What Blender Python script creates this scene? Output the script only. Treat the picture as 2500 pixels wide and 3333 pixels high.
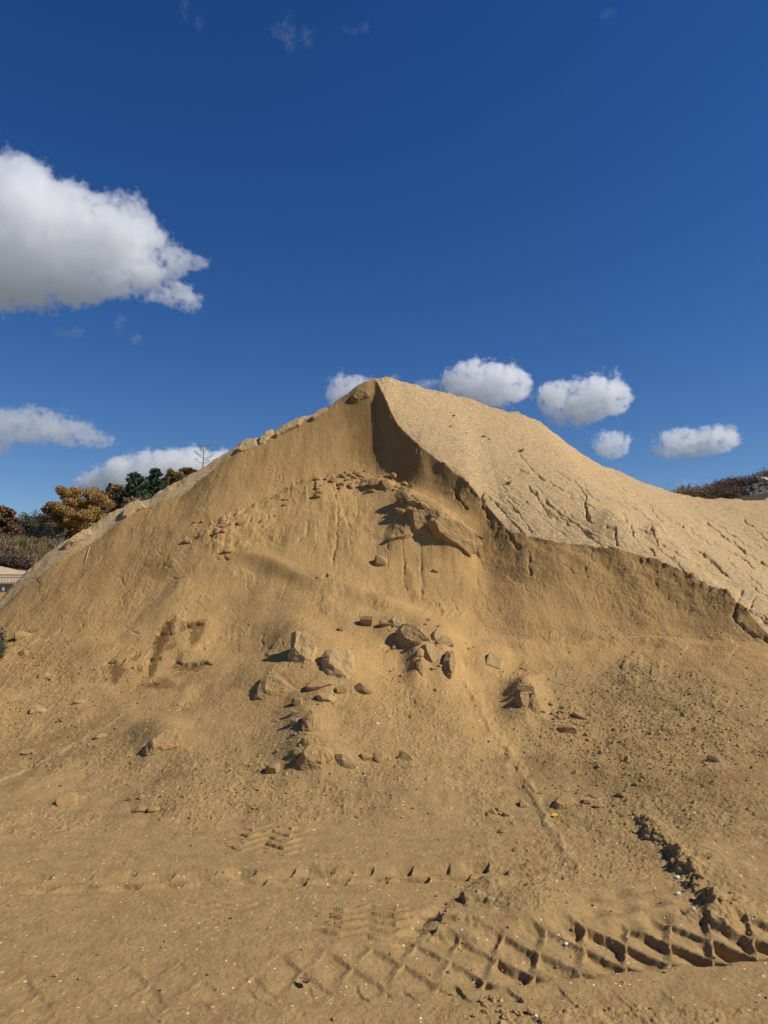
import bpy, math, random
import numpy as np
from mathutils import Vector, Matrix, Euler

for o in list(bpy.data.objects):
    bpy.data.objects.remove(o, do_unlink=True)
S = bpy.context.scene
COL = S.collection
R = math.radians
random.seed(11)
rng = np.random.default_rng(11)

# ------------------------------------------------------------------ camera, sky, sun
EYE = 1.6
PITCH = R(6.75)
F = 2400.0                      # focal length in pixels of the 2500 x 3333 photograph
cam = bpy.data.cameras.new('camera')
cam.sensor_fit = 'VERTICAL'
cam.sensor_height = 24.0
cam.lens = 24.0 * F / 3333.0
cam.clip_start = 0.05
cam.clip_end = 20000
co = bpy.data.objects.new('camera', cam)
COL.objects.link(co)
co.location = (0, 0, EYE)
co.rotation_euler = (R(90) + PITCH, 0, 0)
S.camera = co

SUN_EL, SUN_AZ = R(41), R(101)   # azimuth clockwise from the view direction (+Y)
SUN_DIR = Vector((math.sin(SUN_AZ) * math.cos(SUN_EL), math.cos(SUN_AZ) * math.cos(SUN_EL), math.sin(SUN_EL)))
W = bpy.data.worlds.new('World')
S.world = W
W.use_nodes = True
wn, wl = W.node_tree.nodes, W.node_tree.links
bg = wn['Background']
sky = wn.new('ShaderNodeTexSky')
sky.sky_type = 'NISHITA'
sky.sun_disc = False
sky.sun_elevation = SUN_EL
sky.sun_rotation = SUN_AZ
sky.altitude = 400
sky.air_density = 1.0
sky.dust_density = 0.15
sky.ozone_density = 3.2
hsv = wn.new('ShaderNodeHueSaturation')
hsv.inputs['Saturation'].default_value = 1.32
hsv.inputs['Hue'].default_value = 0.513
wl.new(sky.outputs['Color'], hsv.inputs['Color'])
wl.new(hsv.outputs['Color'], bg.inputs['Color'])
bg.inputs['Strength'].default_value = 0.086

sl = bpy.data.lights.new('sun', 'SUN')
sl.energy = 5.0
sl.angle = R(0.53)
sl.color = (1.0, 0.945, 0.855)
so = bpy.data.objects.new('sun', sl)
COL.objects.link(so)
so.rotation_euler = SUN_DIR.to_track_quat('Z', 'Y').to_euler()

S.view_settings.view_transform = 'Standard'
S.view_settings.look = 'None'
S.view_settings.exposure = 0.0
S.view_settings.gamma = 1.0
S.cycles.max_bounces = 26
S.cycles.diffuse_bounces = 3
S.cycles.transparent_max_bounces = 12
S.cycles.volume_bounces = 16
S.cycles.volume_step_rate = 0.33
S.cycles.use_denoising = True

# ------------------------------------------------------------------ helpers
cp, sp = math.cos(PITCH), math.sin(PITCH)


def direction(u, v):
    xc, yc = (u - 1250.0) / F, (1666.5 - v) / F
    return np.array((xc, cp - yc * sp, sp + yc * cp))


def at(u, v, d):
    """world point seen in pixel (u, v) at depth y = d"""
    w = direction(u, v)
    t = d / w[1]
    return np.array((w[0] * t, d, EYE + w[2] * t))


def project(X, Y, Z):
    dz = Z - EYE
    f = Y * cp + dz * sp
    f = np.where(f < 0.05, 0.05, f)
    return 1250.0 + F * X / f, 1666.5 - F * (-Y * sp + dz * cp) / f


def sstep(a, b, x):
    t = np.clip((x - a) / (b - a), 0, 1)
    return t * t * (3 - 2 * t)


_perm = rng.permutation(4096).astype(np.int32)
_grad_a = rng.random(4096).astype(np.float32) * 2 * np.pi
_gx, _gy = np.cos(_grad_a), np.sin(_grad_a)


def perlin(x, y, seed=0):
    x = np.asarray(x, np.float32) + np.float32(seed * 17.31)
    y = np.asarray(y, np.float32) + np.float32(seed * 9.17)
    xi, yi = np.floor(x), np.floor(y)
    xf, yf = x - xi, y - yi
    xi, yi = xi.astype(np.int32), yi.astype(np.int32)

    def g(ix, iy, dx, dy):
        h = _perm[(_perm[(ix + seed * 31) & 4095] + iy) & 4095]
        return _gx[h] * dx + _gy[h] * dy
    a = g(xi, yi, xf, yf)
    b = g(xi + 1, yi, xf - 1, yf)
    c = g(xi, yi + 1, xf, yf - 1)
    d = g(xi + 1, yi + 1, xf - 1, yf - 1)
    sx = xf * xf * xf * (xf * (xf * 6 - 15) + 10)
    sy = yf * yf * yf * (yf * (yf * 6 - 15) + 10)
    ab = a + sx * (b - a)
    cd = c + sx * (d - c)
    return (ab + sy * (cd - ab)) * np.float32(1.5)


def fbm(x, y, wl_, octaves=4, seed=0, gain=0.5, ridged=False):
    s, amp, tot = 0, 1.0, 0
    for k in range(octaves):
        n = perlin(x / wl_, y / wl_, seed + k)
        if ridged:
            n = 1 - 2 * np.abs(n)
        s = s + amp * n
        tot += amp
        amp *= gain
        wl_ *= 0.48
    return s / tot


class TPS:
    def __init__(self, pts, reg=1e-4):
        p = np.array(pts, float)
        self.c = p[:, :2]
        n = len(p)
        d2 = ((self.c[:, None] - self.c[None]) ** 2).sum(-1)
        K = 0.5 * d2 * np.log(d2 + 1e-12) + reg * np.eye(n)
        A = np.zeros((n + 3, n + 3))
        A[:n, :n] = K
        A[:n, n] = 1
        A[:n, n + 1:] = self.c
        A[n, :n] = 1
        A[n + 1:, :n] = self.c.T
        b = np.zeros(n + 3)
        b[:n] = p[:, 2]
        self.w = np.linalg.solve(A, b)

    def __call__(self, x, y):
        sh = np.shape(x)
        x, y = np.ravel(x).astype(float), np.ravel(y).astype(float)
        out = np.zeros(len(x))
        n = len(self.c)
        for s in range(0, len(x), 200000):
            e = s + 200000
            acc = self.w[n] + self.w[n + 1] * x[s:e] + self.w[n + 2] * y[s:e]
            for k in range(n):
                d2 = (x[s:e] - self.c[k, 0]) ** 2 + (y[s:e] - self.c[k, 1]) ** 2
                acc += self.w[k] * 0.5 * d2 * np.log(d2 + 1e-12)
            out[s:e] = acc
        return out.reshape(sh)


def smooth_interp(xk, yk):
    """piecewise-cubic (monotone-ish Catmull-Rom) sampled densely, for np.interp"""
    xk, yk = np.array(xk, float), np.array(yk, float)
    m = np.gradient(yk, xk)
    xs, ys = [], []
    for i in range(len(xk) - 1):
        h = xk[i + 1] - xk[i]
        t = np.linspace(0, 1, 24, endpoint=False)
        sec = (yk[i + 1] - yk[i]) / h
        m0, m1 = m[i], m[i + 1]
        lim = 3 * abs(sec) + 0.05
        m0, m1 = np.clip(m0, -lim, lim), np.clip(m1, -lim, lim)
        ys.append((2 * t**3 - 3 * t**2 + 1) * yk[i] + (t**3 - 2 * t**2 + t) * h * m0 + (-2 * t**3 + 3 * t**2) * yk[i + 1] + (t**3 - t**2) * h * m1)
        xs.append(xk[i] + t * h)
    xs.append([xk[-1]])
    ys.append([yk[-1]])
    return np.concatenate(xs), np.concatenate(ys)


# ------------------------------------------------------------------ materials
def new_mat(name):
    m = bpy.data.materials.new(name)
    m.use_nodes = True
    nt = m.node_tree
    b = nt.nodes['Principled BSDF']
    b.inputs['Specular IOR Level'].default_value = 0.15
    b.inputs['Roughness'].default_value = 0.9
    return m, nt.nodes, nt.links, b


def n_noise(nodes, links, vec, scale, detail=4, rough=0.55):
    n = nodes.new('ShaderNodeTexNoise')
    n.inputs['Scale'].default_value = scale
    n.inputs['Detail'].default_value = detail
    n.inputs['Roughness'].default_value = rough
    links.new(vec, n.inputs['Vector'])
    return n.outputs['Fac']


def n_ramp(nodes, links, fac, stops):
    r = nodes.new('ShaderNodeValToRGB')
    el = r.color_ramp.elements
    while len(el) > 1:
        el.remove(el[-1])
    for i, (p, c) in enumerate(stops):
        e = el[0] if i == 0 else el.new(p)
        e.position = p
        e.color = (*c, 1) if len(c) == 3 else c
    links.new(fac, r.inputs['Fac'])
    return r.outputs['Color']


def n_mix(nodes, links, fac, a, b, mode='MIX'):
    m = nodes.new('ShaderNodeMix')
    m.data_type = 'RGBA'
    m.blend_type = mode
    for sock, val in ((m.inputs[0], fac), (m.inputs[6], a), (m.inputs[7], b)):
        if isinstance(val, (int, float)):
            sock.default_value = val
        elif isinstance(val, tuple):
            sock.default_value = (*val, 1)
        else:
            links.new(val, sock)
    return m.outputs[2]


def n_math(nodes, links, op, a, b=None, clamp=False):
    m = nodes.new('ShaderNodeMath')
    m.operation = op
    m.use_clamp = clamp
    for i, val in enumerate((a, b)):
        if val is None:
            continue
        if isinstance(val, (int, float)):
            m.inputs[i].default_value = val
        else:
            links.new(val, m.inputs[i])
    return m.outputs[0]


CUT = (0.402, 0.246, 0.095)        # fresh cut sand, ochre
GRAVEL = (0.455, 0.317, 0.158)     # weathered gravelly crust
DUST = (0.345, 0.223, 0.092)       # driven-over ground


def sand_material(name, base, zones=True, speck=1.0, obj_space=False, var=1.0):
    m, N, L, b = new_mat(name)
    if obj_space:
        tc = N.new('ShaderNodeTexCoord').outputs['Object']
    else:
        tc = N.new('ShaderNodeNewGeometry').outputs['Position']
    col = n_mix(N, L, n_math(N, L, 'MULTIPLY', n_noise(N, L, tc, 1.1, 5), var, True), tuple(c * 0.9 for c in base), tuple(c * 1.1 for c in base))
    if zones:
        at_ = N.new('ShaderNodeAttribute')
        at_.attribute_name = 'zones'
        sep = N.new('ShaderNodeSeparateColor')
        L.new(at_.outputs['Color'], sep.inputs[0])
        zg, zw, zd = sep.outputs[0], sep.outputs[1], sep.outputs[2]
        g = n_noise(N, L, tc, 26, 5, 0.7)
        grav = n_ramp(N, L, g, [(0.36, tuple(c * 0.62 for c in GRAVEL)), (0.5, GRAVEL), (0.66, tuple(c * 1.28 for c in GRAVEL))])
        col = n_mix(N, L, zg, col, grav)
        du = n_noise(N, L, tc, 9, 4, 0.6)
        dust = n_ramp(N, L, du, [(0.35, tuple(c * 0.86 for c in DUST)), (0.65, tuple(c * 1.1 for c in DUST))])
        col = n_mix(N, L, zd, col, dust)
    if zones:
        col = n_mix(N, L, n_math(N, L, 'MULTIPLY', at_.outputs['Alpha'], 0.75), col, tuple(c * 1.16 for c in CUT))
    # grain by grain variation
    gr = n_noise(N, L, tc, 170, 3, 0.75)
    grain = n_ramp(N, L, gr, [(0.3, (0.70, 0.68, 0.66)), (0.5, (1, 1, 1)), (0.72, (1.25, 1.26, 1.28))])
    col = n_mix(N, L, 0.8, col, grain, 'MULTIPLY')
    # pale quartz chips
    for cell, rad, keep in ((0.05, 0.11, 0.4), (0.15, 0.05, 0.45), (0.36, 0.03, 0.5)):
        vo = N.new('ShaderNodeTexVoronoi')
        vo.inputs['Scale'].default_value = 1.0 / cell
        L.new(tc, vo.inputs['Vector'])
        near = n_math(N, L, 'LESS_THAN', vo.outputs['Distance'], rad)
        sc = N.new('ShaderNodeSeparateColor')
        L.new(vo.outputs['Color'], sc.inputs[0])
        pick = n_math(N, L, 'GREATER_THAN', sc.outputs[0], keep)
        amount = n_math(N, L, 'MULTIPLY', n_math(N, L, 'MULTIPLY', near, pick), 0.85 * speck)
        col = n_mix(N, L, amount, col, (0.78, 0.66, 0.44))
    if zones:
        wet_and_shade = n_mix(N, L, 1.0, col, (0.44, 0.41, 0.39), 'MULTIPLY')  # darker copy of the colour for damp sand and painted shade
        col = n_mix(N, L, zw, col, wet_and_shade)
    L.new(col, b.inputs['Base Color'])
    bp = N.new('ShaderNodeBump')
    bp.inputs['Strength'].default_value = 0.75
    bp.inputs['Distance'].default_value = 0.009
    h = n_math(N, L, 'ADD', n_math(N, L, 'MULTIPLY', n_noise(N, L, tc, 45, 4, 0.7), 1.0), n_math(N, L, 'MULTIPLY', gr, 0.35))
    L.new(h, bp.inputs['Height'])
    L.new(bp.outputs['Normal'], b.inputs['Normal'])
    b.inputs['Roughness'].default_value = 1.0
    b.inputs['Specular IOR Level'].default_value = 0.08
    return m


M_SAND = sand_material('ochre_sand', CUT)
M_CLOD = sand_material('caked_sand', (0.37, 0.23, 0.095), zones=False, speck=0.7)
M_PALE = sand_material('pale_conglomerate', (0.435, 0.285, 0.125), zones=False, speck=.8)
M_DARKROCK = sand_material('brown_streaked_rock', (0.30, 0.19, 0.083), zones=False, speck=0.6)
M_GREYROCK = sand_material('grey_rock', (0.33, 0.215, 0.092), zones=False, speck=0.8)


def plain(name, rgb, rough=0.8, vary=0.25, scale=3.0):
    m, N, L, b = new_mat(name)
    tc = N.new('ShaderNodeTexCoord').outputs['Object']
    col = n_ramp(N, L, n_noise(N, L, tc, scale, 5), [(0.3, tuple(c * (1 - vary) for c in rgb)), (0.7, tuple(c * (1 + vary) for c in rgb))])
    L.new(col, b.inputs['Base Color'])
    b.inputs['Roughness'].default_value = rough
    return m


def leafy(name, stops, transl=0.25):
    m, N, L, b = new_mat(name)
    geo = N.new('ShaderNodeNewGeometry')
    col = n_ramp(N, L, geo.outputs['Random Per Island'], stops)
    L.new(col, b.inputs['Base Color'])
    b.inputs['Roughness'].default_value = 0.75
    tr = N.new('ShaderNodeBsdfTranslucent')
    L.new(col, tr.inputs['Color'])
    mx = N.new('ShaderNodeMixShader')
    mx.inputs[0].default_value = transl
    L.new(b.outputs[0], mx.inputs[1])
    L.new(tr.outputs[0], mx.inputs[2])
    L.new(mx.outputs[0], N['Material Output'].inputs['Surface'])
    return m


# ------------------------------------------------------------------ object helpers
def mesh_obj(name, verts, faces, mat, parent=None, smooth=False):
    me = bpy.data.meshes.new(name)
    me.from_pydata([tuple(v) for v in verts], [], [tuple(f) for f in faces])
    if mat:
        me.materials.append(mat)
    if smooth:
        me.polygons.foreach_set('use_smooth', np.ones(len(me.polygons), bool))
    me.update()
    o = bpy.data.objects.new(name, me)
    COL.objects.link(o)
    if parent:
        o.parent = parent
    return o


def np_mesh(name, V, Q, mat, parent=None, smooth=True, attr=None):
    """V (n,3) float, Q (m,k) int with k = 3 or 4"""
    me = bpy.data.meshes.new(name)
    n, (m, k) = len(V), Q.shape
    me.vertices.add(n)
    me.vertices.foreach_set('co', np.ascontiguousarray(V, np.float32).ravel())
    me.loops.add(m * k)
    me.loops.foreach_set('vertex_index', np.ascontiguousarray(Q, np.int32).ravel())
    me.polygons.add(m)
    me.polygons.foreach_set('loop_start', np.arange(0, m * k, k, dtype=np.int32))
    me.polygons.foreach_set('use_smooth', np.full(m, smooth, bool))
    if mat:
        me.materials.append(mat)
    if attr is not None:
        a = me.attributes.new('zones', 'FLOAT_COLOR', 'POINT')
        a.data.foreach_set('color', np.ascontiguousarray(attr, np.float32).ravel())
    me.update(calc_edges=True)
    o = bpy.data.objects.new(name, me)
    COL.objects.link(o)
    if parent:
        o.parent = parent
    return o


def tag(o, label=None, cat=None, group=None, kind=None):
    if label:
        o['label'] = label
    if cat:
        o['category'] = cat
    if group:
        o['group'] = group
    if kind or cat:
        o['kind'] = kind or 'thing'
    return o


def empty(name, loc):
    o = bpy.data.objects.new(name, None)
    o.empty_display_size = 0.2
    COL.objects.link(o)
    o.location = tuple(loc)
    return o


# ------------------------------------------------------------------ the pile: break lines (pixel, pixel, depth)
ridge_px = [(-150, 2010, 11.0), (10, 1935, 11.3), (60, 1884, 11.5), (150, 1812, 11.75), (230, 1752, 11.95), (320, 1696, 12.15),
            (400, 1655, 12.3), (480, 1622, 12.45), (560, 1572, 12.6), (640, 1528, 12.75), (720, 1484, 12.9), (800, 1436, 13.05), (900, 1398, 13.2),
            (980, 1362, 13.3), (1060, 1330, 13.4), (1130, 1284, 13.5), (1195, 1238, 13.6), (1225, 1232, 13.65), (1320, 1243, 13.95),
            (1400, 1262, 14.2), (1480, 1285, 14.4), (1580, 1318, 14.6), (1700, 1350, 14.8), (1780, 1388, 14.9), (1850, 1446, 15.0), (1920, 1488, 15.1), (2000, 1530, 15.2), (2080, 1562, 15.3),
            (2150, 1592, 15.3), (2250, 1616, 15.3), (2350, 1622, 15.4), (2500, 1625, 15.5), (2750, 1650, 15.6), (3000, 1720, 15.6)]
edge_px = [(-150, 2040, 10.8), (10, 1975, 11.0), (70, 1925, 11.15), (160, 1855, 11.4), (240, 1800, 11.6), (330, 1745, 11.85),
           (400, 1695, 12.0), (480, 1655, 12.2), (560, 1622, 12.3), (650, 1570, 12.5), (720, 1515, 12.68), (800, 1462, 12.85), (900, 1412, 13.08),
           (980, 1372, 13.22), (1060, 1338, 13.34), (1130, 1292, 13.45), (1195, 1243, 13.56), (1222, 1234, 13.62), (1250, 1290, 13.25), (1290, 1370, 12.9),
           (1340, 1425, 12.6), (1400, 1480, 12.3), (1465, 1530, 12.0), (1530, 1580, 11.7), (1600, 1680, 11.2), (1660, 1740, 10.85), (1740, 1747, 10.7), (1850, 1772, 10.5),
           (2000, 1792, 10.3), (2150, 1832, 10.0), (2300, 1902, 9.5), (2400, 1965, 9.1), (2500, 2070, 8.5), (2650, 2180, 7.9), (2900, 2300, 7.3)]
rp = np.array([at(*q) for q in ridge_px])
ep = np.array([at(*q) for q in edge_px])
rp = np.vstack([[(-10.5, 10.6, -0.4)], rp, [(14, 15.6, 0.8), (17, 15.6, -0.6)]])
ep = np.vstack([[(-10.5, 10.4, -0.5)], ep, [(9, 6.3, -0.3), (17, 6.0, -1.0)]])


def curve_fn(p):
    o = np.argsort(p[:, 0])
    p = p[o]
    fy, fz = smooth_interp(p[:, 0], p[:, 1]), smooth_interp(p[:, 0], p[:, 2])
    return (lambda x: np.interp(x, *fy)), (lambda x: np.interp(x, *fz))


ry_, rz_ = curve_fn(rp)
ey_, ez_ = curve_fn(ep)

upper = [(1150, 1300, 13.42), (1150, 1400, 13.12), (1150, 1500, 12.8), (1150, 1560, 12.5), (1240, 1400, 13.05), (1240, 1500, 12.78), (1390, 1520, 12.22), (1500, 1600, 11.85), (1150, 1700, 11.5), (1150, 1850, 10.6), (1150, 2000, 9.8),
         (1300, 1400, 12.85), (1300, 1500, 12.62), (1300, 1600, 12.25), (1330, 1750, 11.2), (1450, 1560, 12.06), (1450, 1650, 11.7), (1450, 1750, 11.1),
         (1560, 1700, 11.28), (1560, 1790, 10.9), (1560, 1900, 10.3), (1600, 2000, 9.7),
         (1000, 1420, 12.95), (1000, 1500, 12.62), (1000, 1570, 12.33), (1000, 1700, 11.55), (1000, 1850, 10.75),
         (850, 1500, 12.6), (850, 1570, 12.25), (850, 1640, 11.9), (850, 1760, 11.25), (850, 1900, 10.5),
         (700, 1590, 12.15), (700, 1660, 11.75), (700, 1740, 11.3), (700, 1850, 10.75), (700, 1980, 9.95),
         (550, 1690, 11.8), (550, 1780, 11.25), (550, 1880, 10.7), (550, 2000, 9.95), (550, 2120, 9.1),
         (400, 1760, 11.55), (400, 1860, 10.98), (400, 1960, 10.35), (400, 2080, 9.55), (400, 2200, 8.6),
         (250, 1850, 11.2), (250, 1950, 10.6), (250, 2060, 9.8), (250, 2180, 8.85),
         (90, 1960, 10.85), (90, 2060, 10.0), (90, 2160, 9.2), (-150, 2080, 10.3), (-150, 2200, 9.0),
         (1740, 1850, 10.2), (1740, 1950, 9.78), (1740, 2080, 9.15), (2000, 1880, 9.95), (2000, 1970, 9.55), (2000, 2075, 9.05),
         (2200, 1930, 9.55), (2200, 2075, 8.85), (2350, 2000, 9.0), (2350, 2085, 8.55), (2500, 2120, 8.2), (2700, 2230, 7.6),
         (1740, 2200, 8.7), (2000, 2200, 8.5), (2350, 2200, 8.1), (1900, 1820, 10.22), (1660, 1790, 10.7), (1660, 1900, 10.15), (1660, 2020, 9.5)]
lower = [(1150, 1545, 12.45), (1150, 1600, 12.02), (1150, 1700, 11.3), (1150, 1800, 10.65), (1150, 1900, 10.0), (1150, 2000, 9.35), (1150, 2100, 8.65), (1150, 2200, 7.9),
         (1150, 2300, 7.25), (1150, 2400, 6.65), (1150, 2500, 6.2), (1150, 2600, 5.75), (1150, 2700, 5.4),
         (1000, 1565, 12.3), (1000, 1650, 11.65), (1000, 1750, 11.05), (1000, 1850, 10.45), (1000, 2000, 9.5), (900, 1612, 11.98), (900, 1700, 11.4), (900, 1800, 10.8),
         (800, 1655, 11.7), (800, 1750, 11.15), (800, 1850, 10.6), (800, 1980, 9.85), (800, 2100, 8.95), (800, 2250, 7.75), (800, 2400, 6.85), (800, 2550, 6.05), (800, 2700, 5.42),
         (660, 1722, 11.35), (660, 1800, 11.0), (600, 1900, 10.4), (600, 2000, 9.8), (600, 2120, 8.95), (600, 2250, 8.0), (600, 2400, 7.0), (600, 2550, 6.1), (600, 2690, 5.42),
         (400, 2200, 8.62), (400, 2300, 7.85), (400, 2400, 7.15), (400, 2500, 6.52), (400, 2600, 5.95), (400, 2690, 5.45),
         (150, 2200, 8.9), (150, 2300, 8.1), (150, 2400, 7.35), (150, 2500, 6.65), (150, 2600, 6.0), (150, 2680, 5.5),
         (-150, 2250, 8.6), (-150, 2400, 7.5), (-150, 2550, 6.4), (-150, 2680, 5.5),
         (1300, 1590, 12.2), (1300, 1700, 11.3), (1300, 1800, 10.7), (1300, 1950, 9.75), (1420, 1690, 11.45), (1420, 1800, 10.75), (1420, 1920, 10.0),
         (1540, 1790, 10.85), (1540, 1900, 10.2), (1540, 2050, 9.35), (1450, 2150, 8.5), (1450, 2300, 7.4), (1450, 2450, 6.5), (1450, 2600, 5.8), (1450, 2710, 5.36),
         (1640, 2090, 9.12), (1640, 2200, 8.35), (1640, 2350, 7.2), (1640, 2500, 6.35), (1640, 2620, 5.75), (1640, 2710, 5.36),
         (1740, 2085, 9.12), (1800, 2150, 8.65), (1800, 2250, 7.95), (1800, 2400, 7.0), (1800, 2550, 6.12), (1800, 2700, 5.4),
         (2000, 2085, 9.0), (2000, 2150, 8.5), (2000, 2250, 7.75), (2000, 2400, 6.8), (2000, 2550, 5.95), (2000, 2700, 5.3), (2000, 2760, 5.0),
         (2250, 2085, 8.75), (2250, 2150, 8.2), (2250, 2300, 7.15), (2250, 2450, 6.28), (2250, 2600, 5.52), (2250, 2750, 4.92), (2250, 2850, 4.5),
         (2480, 2100, 8.3), (2480, 2200, 7.6), (2480, 2350, 6.7), (2480, 2500, 5.95), (2480, 2650, 5.2), (2480, 2800, 4.65), (2480, 2920, 4.2),
         (2750, 2250, 7.3), (2750, 2450, 6.1), (2750, 2650, 5.2), (2750, 2850, 4.4)]
upts = [at(*q) for q in upper]
lpts = [at(*q) for q in lower]
# behind the top of the slumped sand its surface dives under the cut face
for q in [(700, 1680, 12.3), (850, 1600, 12.7), (1000, 1530, 12.9), (1150, 1510, 13.0), (1300, 1545, 12.8), (1450, 1660, 12.2), (1560, 1750, 11.6), (1660, 1900, 10.9), (1740, 2000, 10.2), (2000, 2000, 9.9), (2250, 2000, 9.6), (500, 1850, 11.7), (300, 1990, 11.0), (100, 2090, 10.3), (-150, 2150, 9.9), (2480, 2030, 9.1)]:
    p = at(*q)
    lpts.append(p - np.array((0, 0, 0.55)))
f_up, f_lo = TPS(upts, 2e-3), TPS(lpts, 2e-3)

# ------------------------------------------------------------------ one grid of heights around the viewer
def widths():
    az = np.concatenate([np.linspace(-62, -34, 60, endpoint=False), np.linspace(-34, 34, 1120), np.linspace(34, 62, 61)[1:]])
    r = [1.1]
    while r[-1] < 2.5:
        r.append(r[-1] + 0.03)
    while r[-1] < 15.6:
        r.append(r[-1] + 0.0042 + 0.00052 * r[-1])
    while r[-1] < 19:
        r.append(r[-1] + 0.04)
    while r[-1] < 9000:
        r.append(r[-1] * 1.07)
    return np.radians(az), np.array(r)


AZ, RR = widths()
X = (RR[:, None] * np.sin(AZ)[None]).astype(np.float64)
Y = (RR[:, None] * np.cos(AZ)[None]).astype(np.float64)
EZ = fbm(X * 1.0, X * 0 + 3.3, 0.5, 3, 5) * 0.0
near = (Y < 22) & (np.abs(X) < 15)

ye, yr = ey_(X), ry_(X)
ze, zr = ez_(X), rz_(X)
jag = fbm(X, Y, 0.35, 4, 40) * 0.09 + fbm(X, Y, 0.10, 3, 41) * 0.05 * sstep(-.15, .35, fbm(X, Y, .6, 2, 42))
ye_j = ye + jag * sstep(-0.6, 0.6, np.abs(X + 0.1))

UP = np.full(X.shape, -2.0)
LO = np.full(X.shape, -2.0)
sel = near & (Y < yr + 0.3) & (Y > 3.0)
UP[sel] = f_up(X[sel], Y[sel])
LO[sel] = f_lo(X[sel], Y[sel])
xe = np.linspace(-11, 17, 1400)
corr = np.interp(X, xe, ez_(xe) - f_up(xe, ey_(xe)))
UP = UP + np.where(near, corr, 0) * np.exp(-np.clip(ye - Y, 0, 9) / 0.3)

# vertical streaks and soft hollows of the cut face
streak = fbm(X * 1.0, Y * 0.22, 0.16, 4, 60)
UP = UP + 0.011 * streak * (0.35 + 0.65 * sstep(-0.1, 0.4, fbm(X, Y, 0.9, 2, 62))) + 0.09 * fbm(X, Y, 1.1, 3, 61) + 0.008 * fbm(X, Y, 0.2, 4, 63)
lo_noise = 0.06 * fbm(X, Y, 0.9, 3, 70) + 0.009 * fbm(X * 1.0, Y * 0.3, 0.22, 3, 71) + 0.008 * fbm(X, Y, 0.25, 3, 73)
U0, V0 = project(X, Y, np.maximum(np.maximum(UP, LO), 0))
top_rag = np.exp(-((LO - UP) / 0.12) ** 2)
LO = LO + lo_noise + top_rag * 0.12 * (sstep(600, 700, U0) * sstep(1830, 1760, V0) + 0.25 * sstep(1640, 1740, U0) * sstep(2040, 2080, V0)) * fbm(X, Y, 0.16, 4, 72)

band = np.exp(-np.clip(ye - Y, 0, 9) / 0.45) * sstep(-0.5, 0.2, X)
UP = UP + band * (0.09 * fbm(X, Y, 0.34, 3, 64) + 0.05 * fbm(X, Y, 0.17, 4, 65, 0.6, ridged=True) * sstep(-.3, .3, fbm(X, Y, .8, 2, 66)))
ks = 0.008 + 0.16 * sstep(1760, 1900, V0) * sstep(700, 1000, U0)          # where slump and face merge softly
hs = np.clip(0.5 + 0.5 * (UP - LO) / ks, 0, 1)
face = LO + (UP - LO) * hs + ks * hs * (1 - hs)
face = np.where(Y < ye_j, face, face + 3.0 * (Y - ye_j))
tt = np.clip((Y - ye) / np.maximum(yr - ye, 0.03), 0, 1)
wide = yr - ye
bulge = 0.0 * np.clip(wide, 0, 3) * np.sin(np.pi * tt)
OUT = ze + (zr - ze) * tt + bulge * 0.5
back = np.clip(Y - yr, 0, None)
OUT = OUT - 0.68 * (np.sqrt(back ** 2 + 0.05 ** 2) - 0.05)
OUT = OUT + 0.035 * fbm(X, Y, 0.8, 3, 80) + 0.010 * fbm(X, Y, 0.14, 4, 81) + np.exp(-(Y - yr) ** 2 / 0.03) * (0.08 * fbm(X, Y, 0.45, 4, 82) + 0.045 * fbm(X, Y, 0.13, 3, 83) * sstep(-.1, .4, fbm(X, Y, .7, 2, 84)))
# rills run down the weathered slope (to the lower right)
a = R(-52)
sx, sy = X * math.cos(a) - Y * math.sin(a), X * math.sin(a) + Y * math.cos(a)
right_slope = sstep(0.5, 2.2, X)
rill = fbm(sx * 0.16, sy, 0.22, 4, 85)
OUT = OUT + right_slope * sstep(0.15, 0.9, wide) * 0.008 * rill * sstep(0.1, 0.5, tt + 0.3)
OUT_ext = np.where(Y < ye_j, OUT + 3.0 * (ye_j - Y), OUT)
PILE = np.where(near, np.minimum(face, OUT_ext), -5.0)
is_out = near & (OUT_ext <= face) & (Y > ye - 0.3)
side = np.clip(np.abs(X) - 8.5, 0, None)
PILE = PILE - 0.5 * side

GR = 1.93 * sstep(13, 36, Y) + 0.02 * fbm(X, Y, 1.3, 3, 90)
GR = GR + 0.5 * sstep(45, 300, Y) * fbm(X, Y, 40, 3, 91)

k = 0.05                                                       # soft foot where sand runs out on the ground
h = np.clip(0.5 + 0.5 * (PILE - GR) / k, 0, 1)
Z = GR + (PILE - GR) * h + k * h * (1 - h)
foot = PILE - GR
U, V = project(X, Y, Z)
vis_any = near & (Y > 2.2) & (np.abs(U - 1250) < 1700)


def hit(u, v, Zg=None):
    """first point of the height grid on the ray through pixel (u, v)"""
    Zg = Z if Zg is None else Zg
    w = direction(u, v)
    a_ = math.atan2(w[0], w[1])
    j = int(np.clip(np.searchsorted(AZ, a_), 1, len(AZ) - 1))
    hxy = math.hypot(w[0], w[1])
    zray = EYE + RR * (w[2] / hxy)
    below = Zg[:, j] >= zray
    below[:20] = False
    i = int(np.argmax(below)) if below.any() else len(RR) - 1
    if RR[i] > 17 and 1240 < v < 3300:                           # just over the crest: step down on to the pile
        return hit(u, v + 6, Zg)
    return np.array((RR[i] * math.sin(a_), RR[i] * math.cos(a_), Zg[i, j]))


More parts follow.
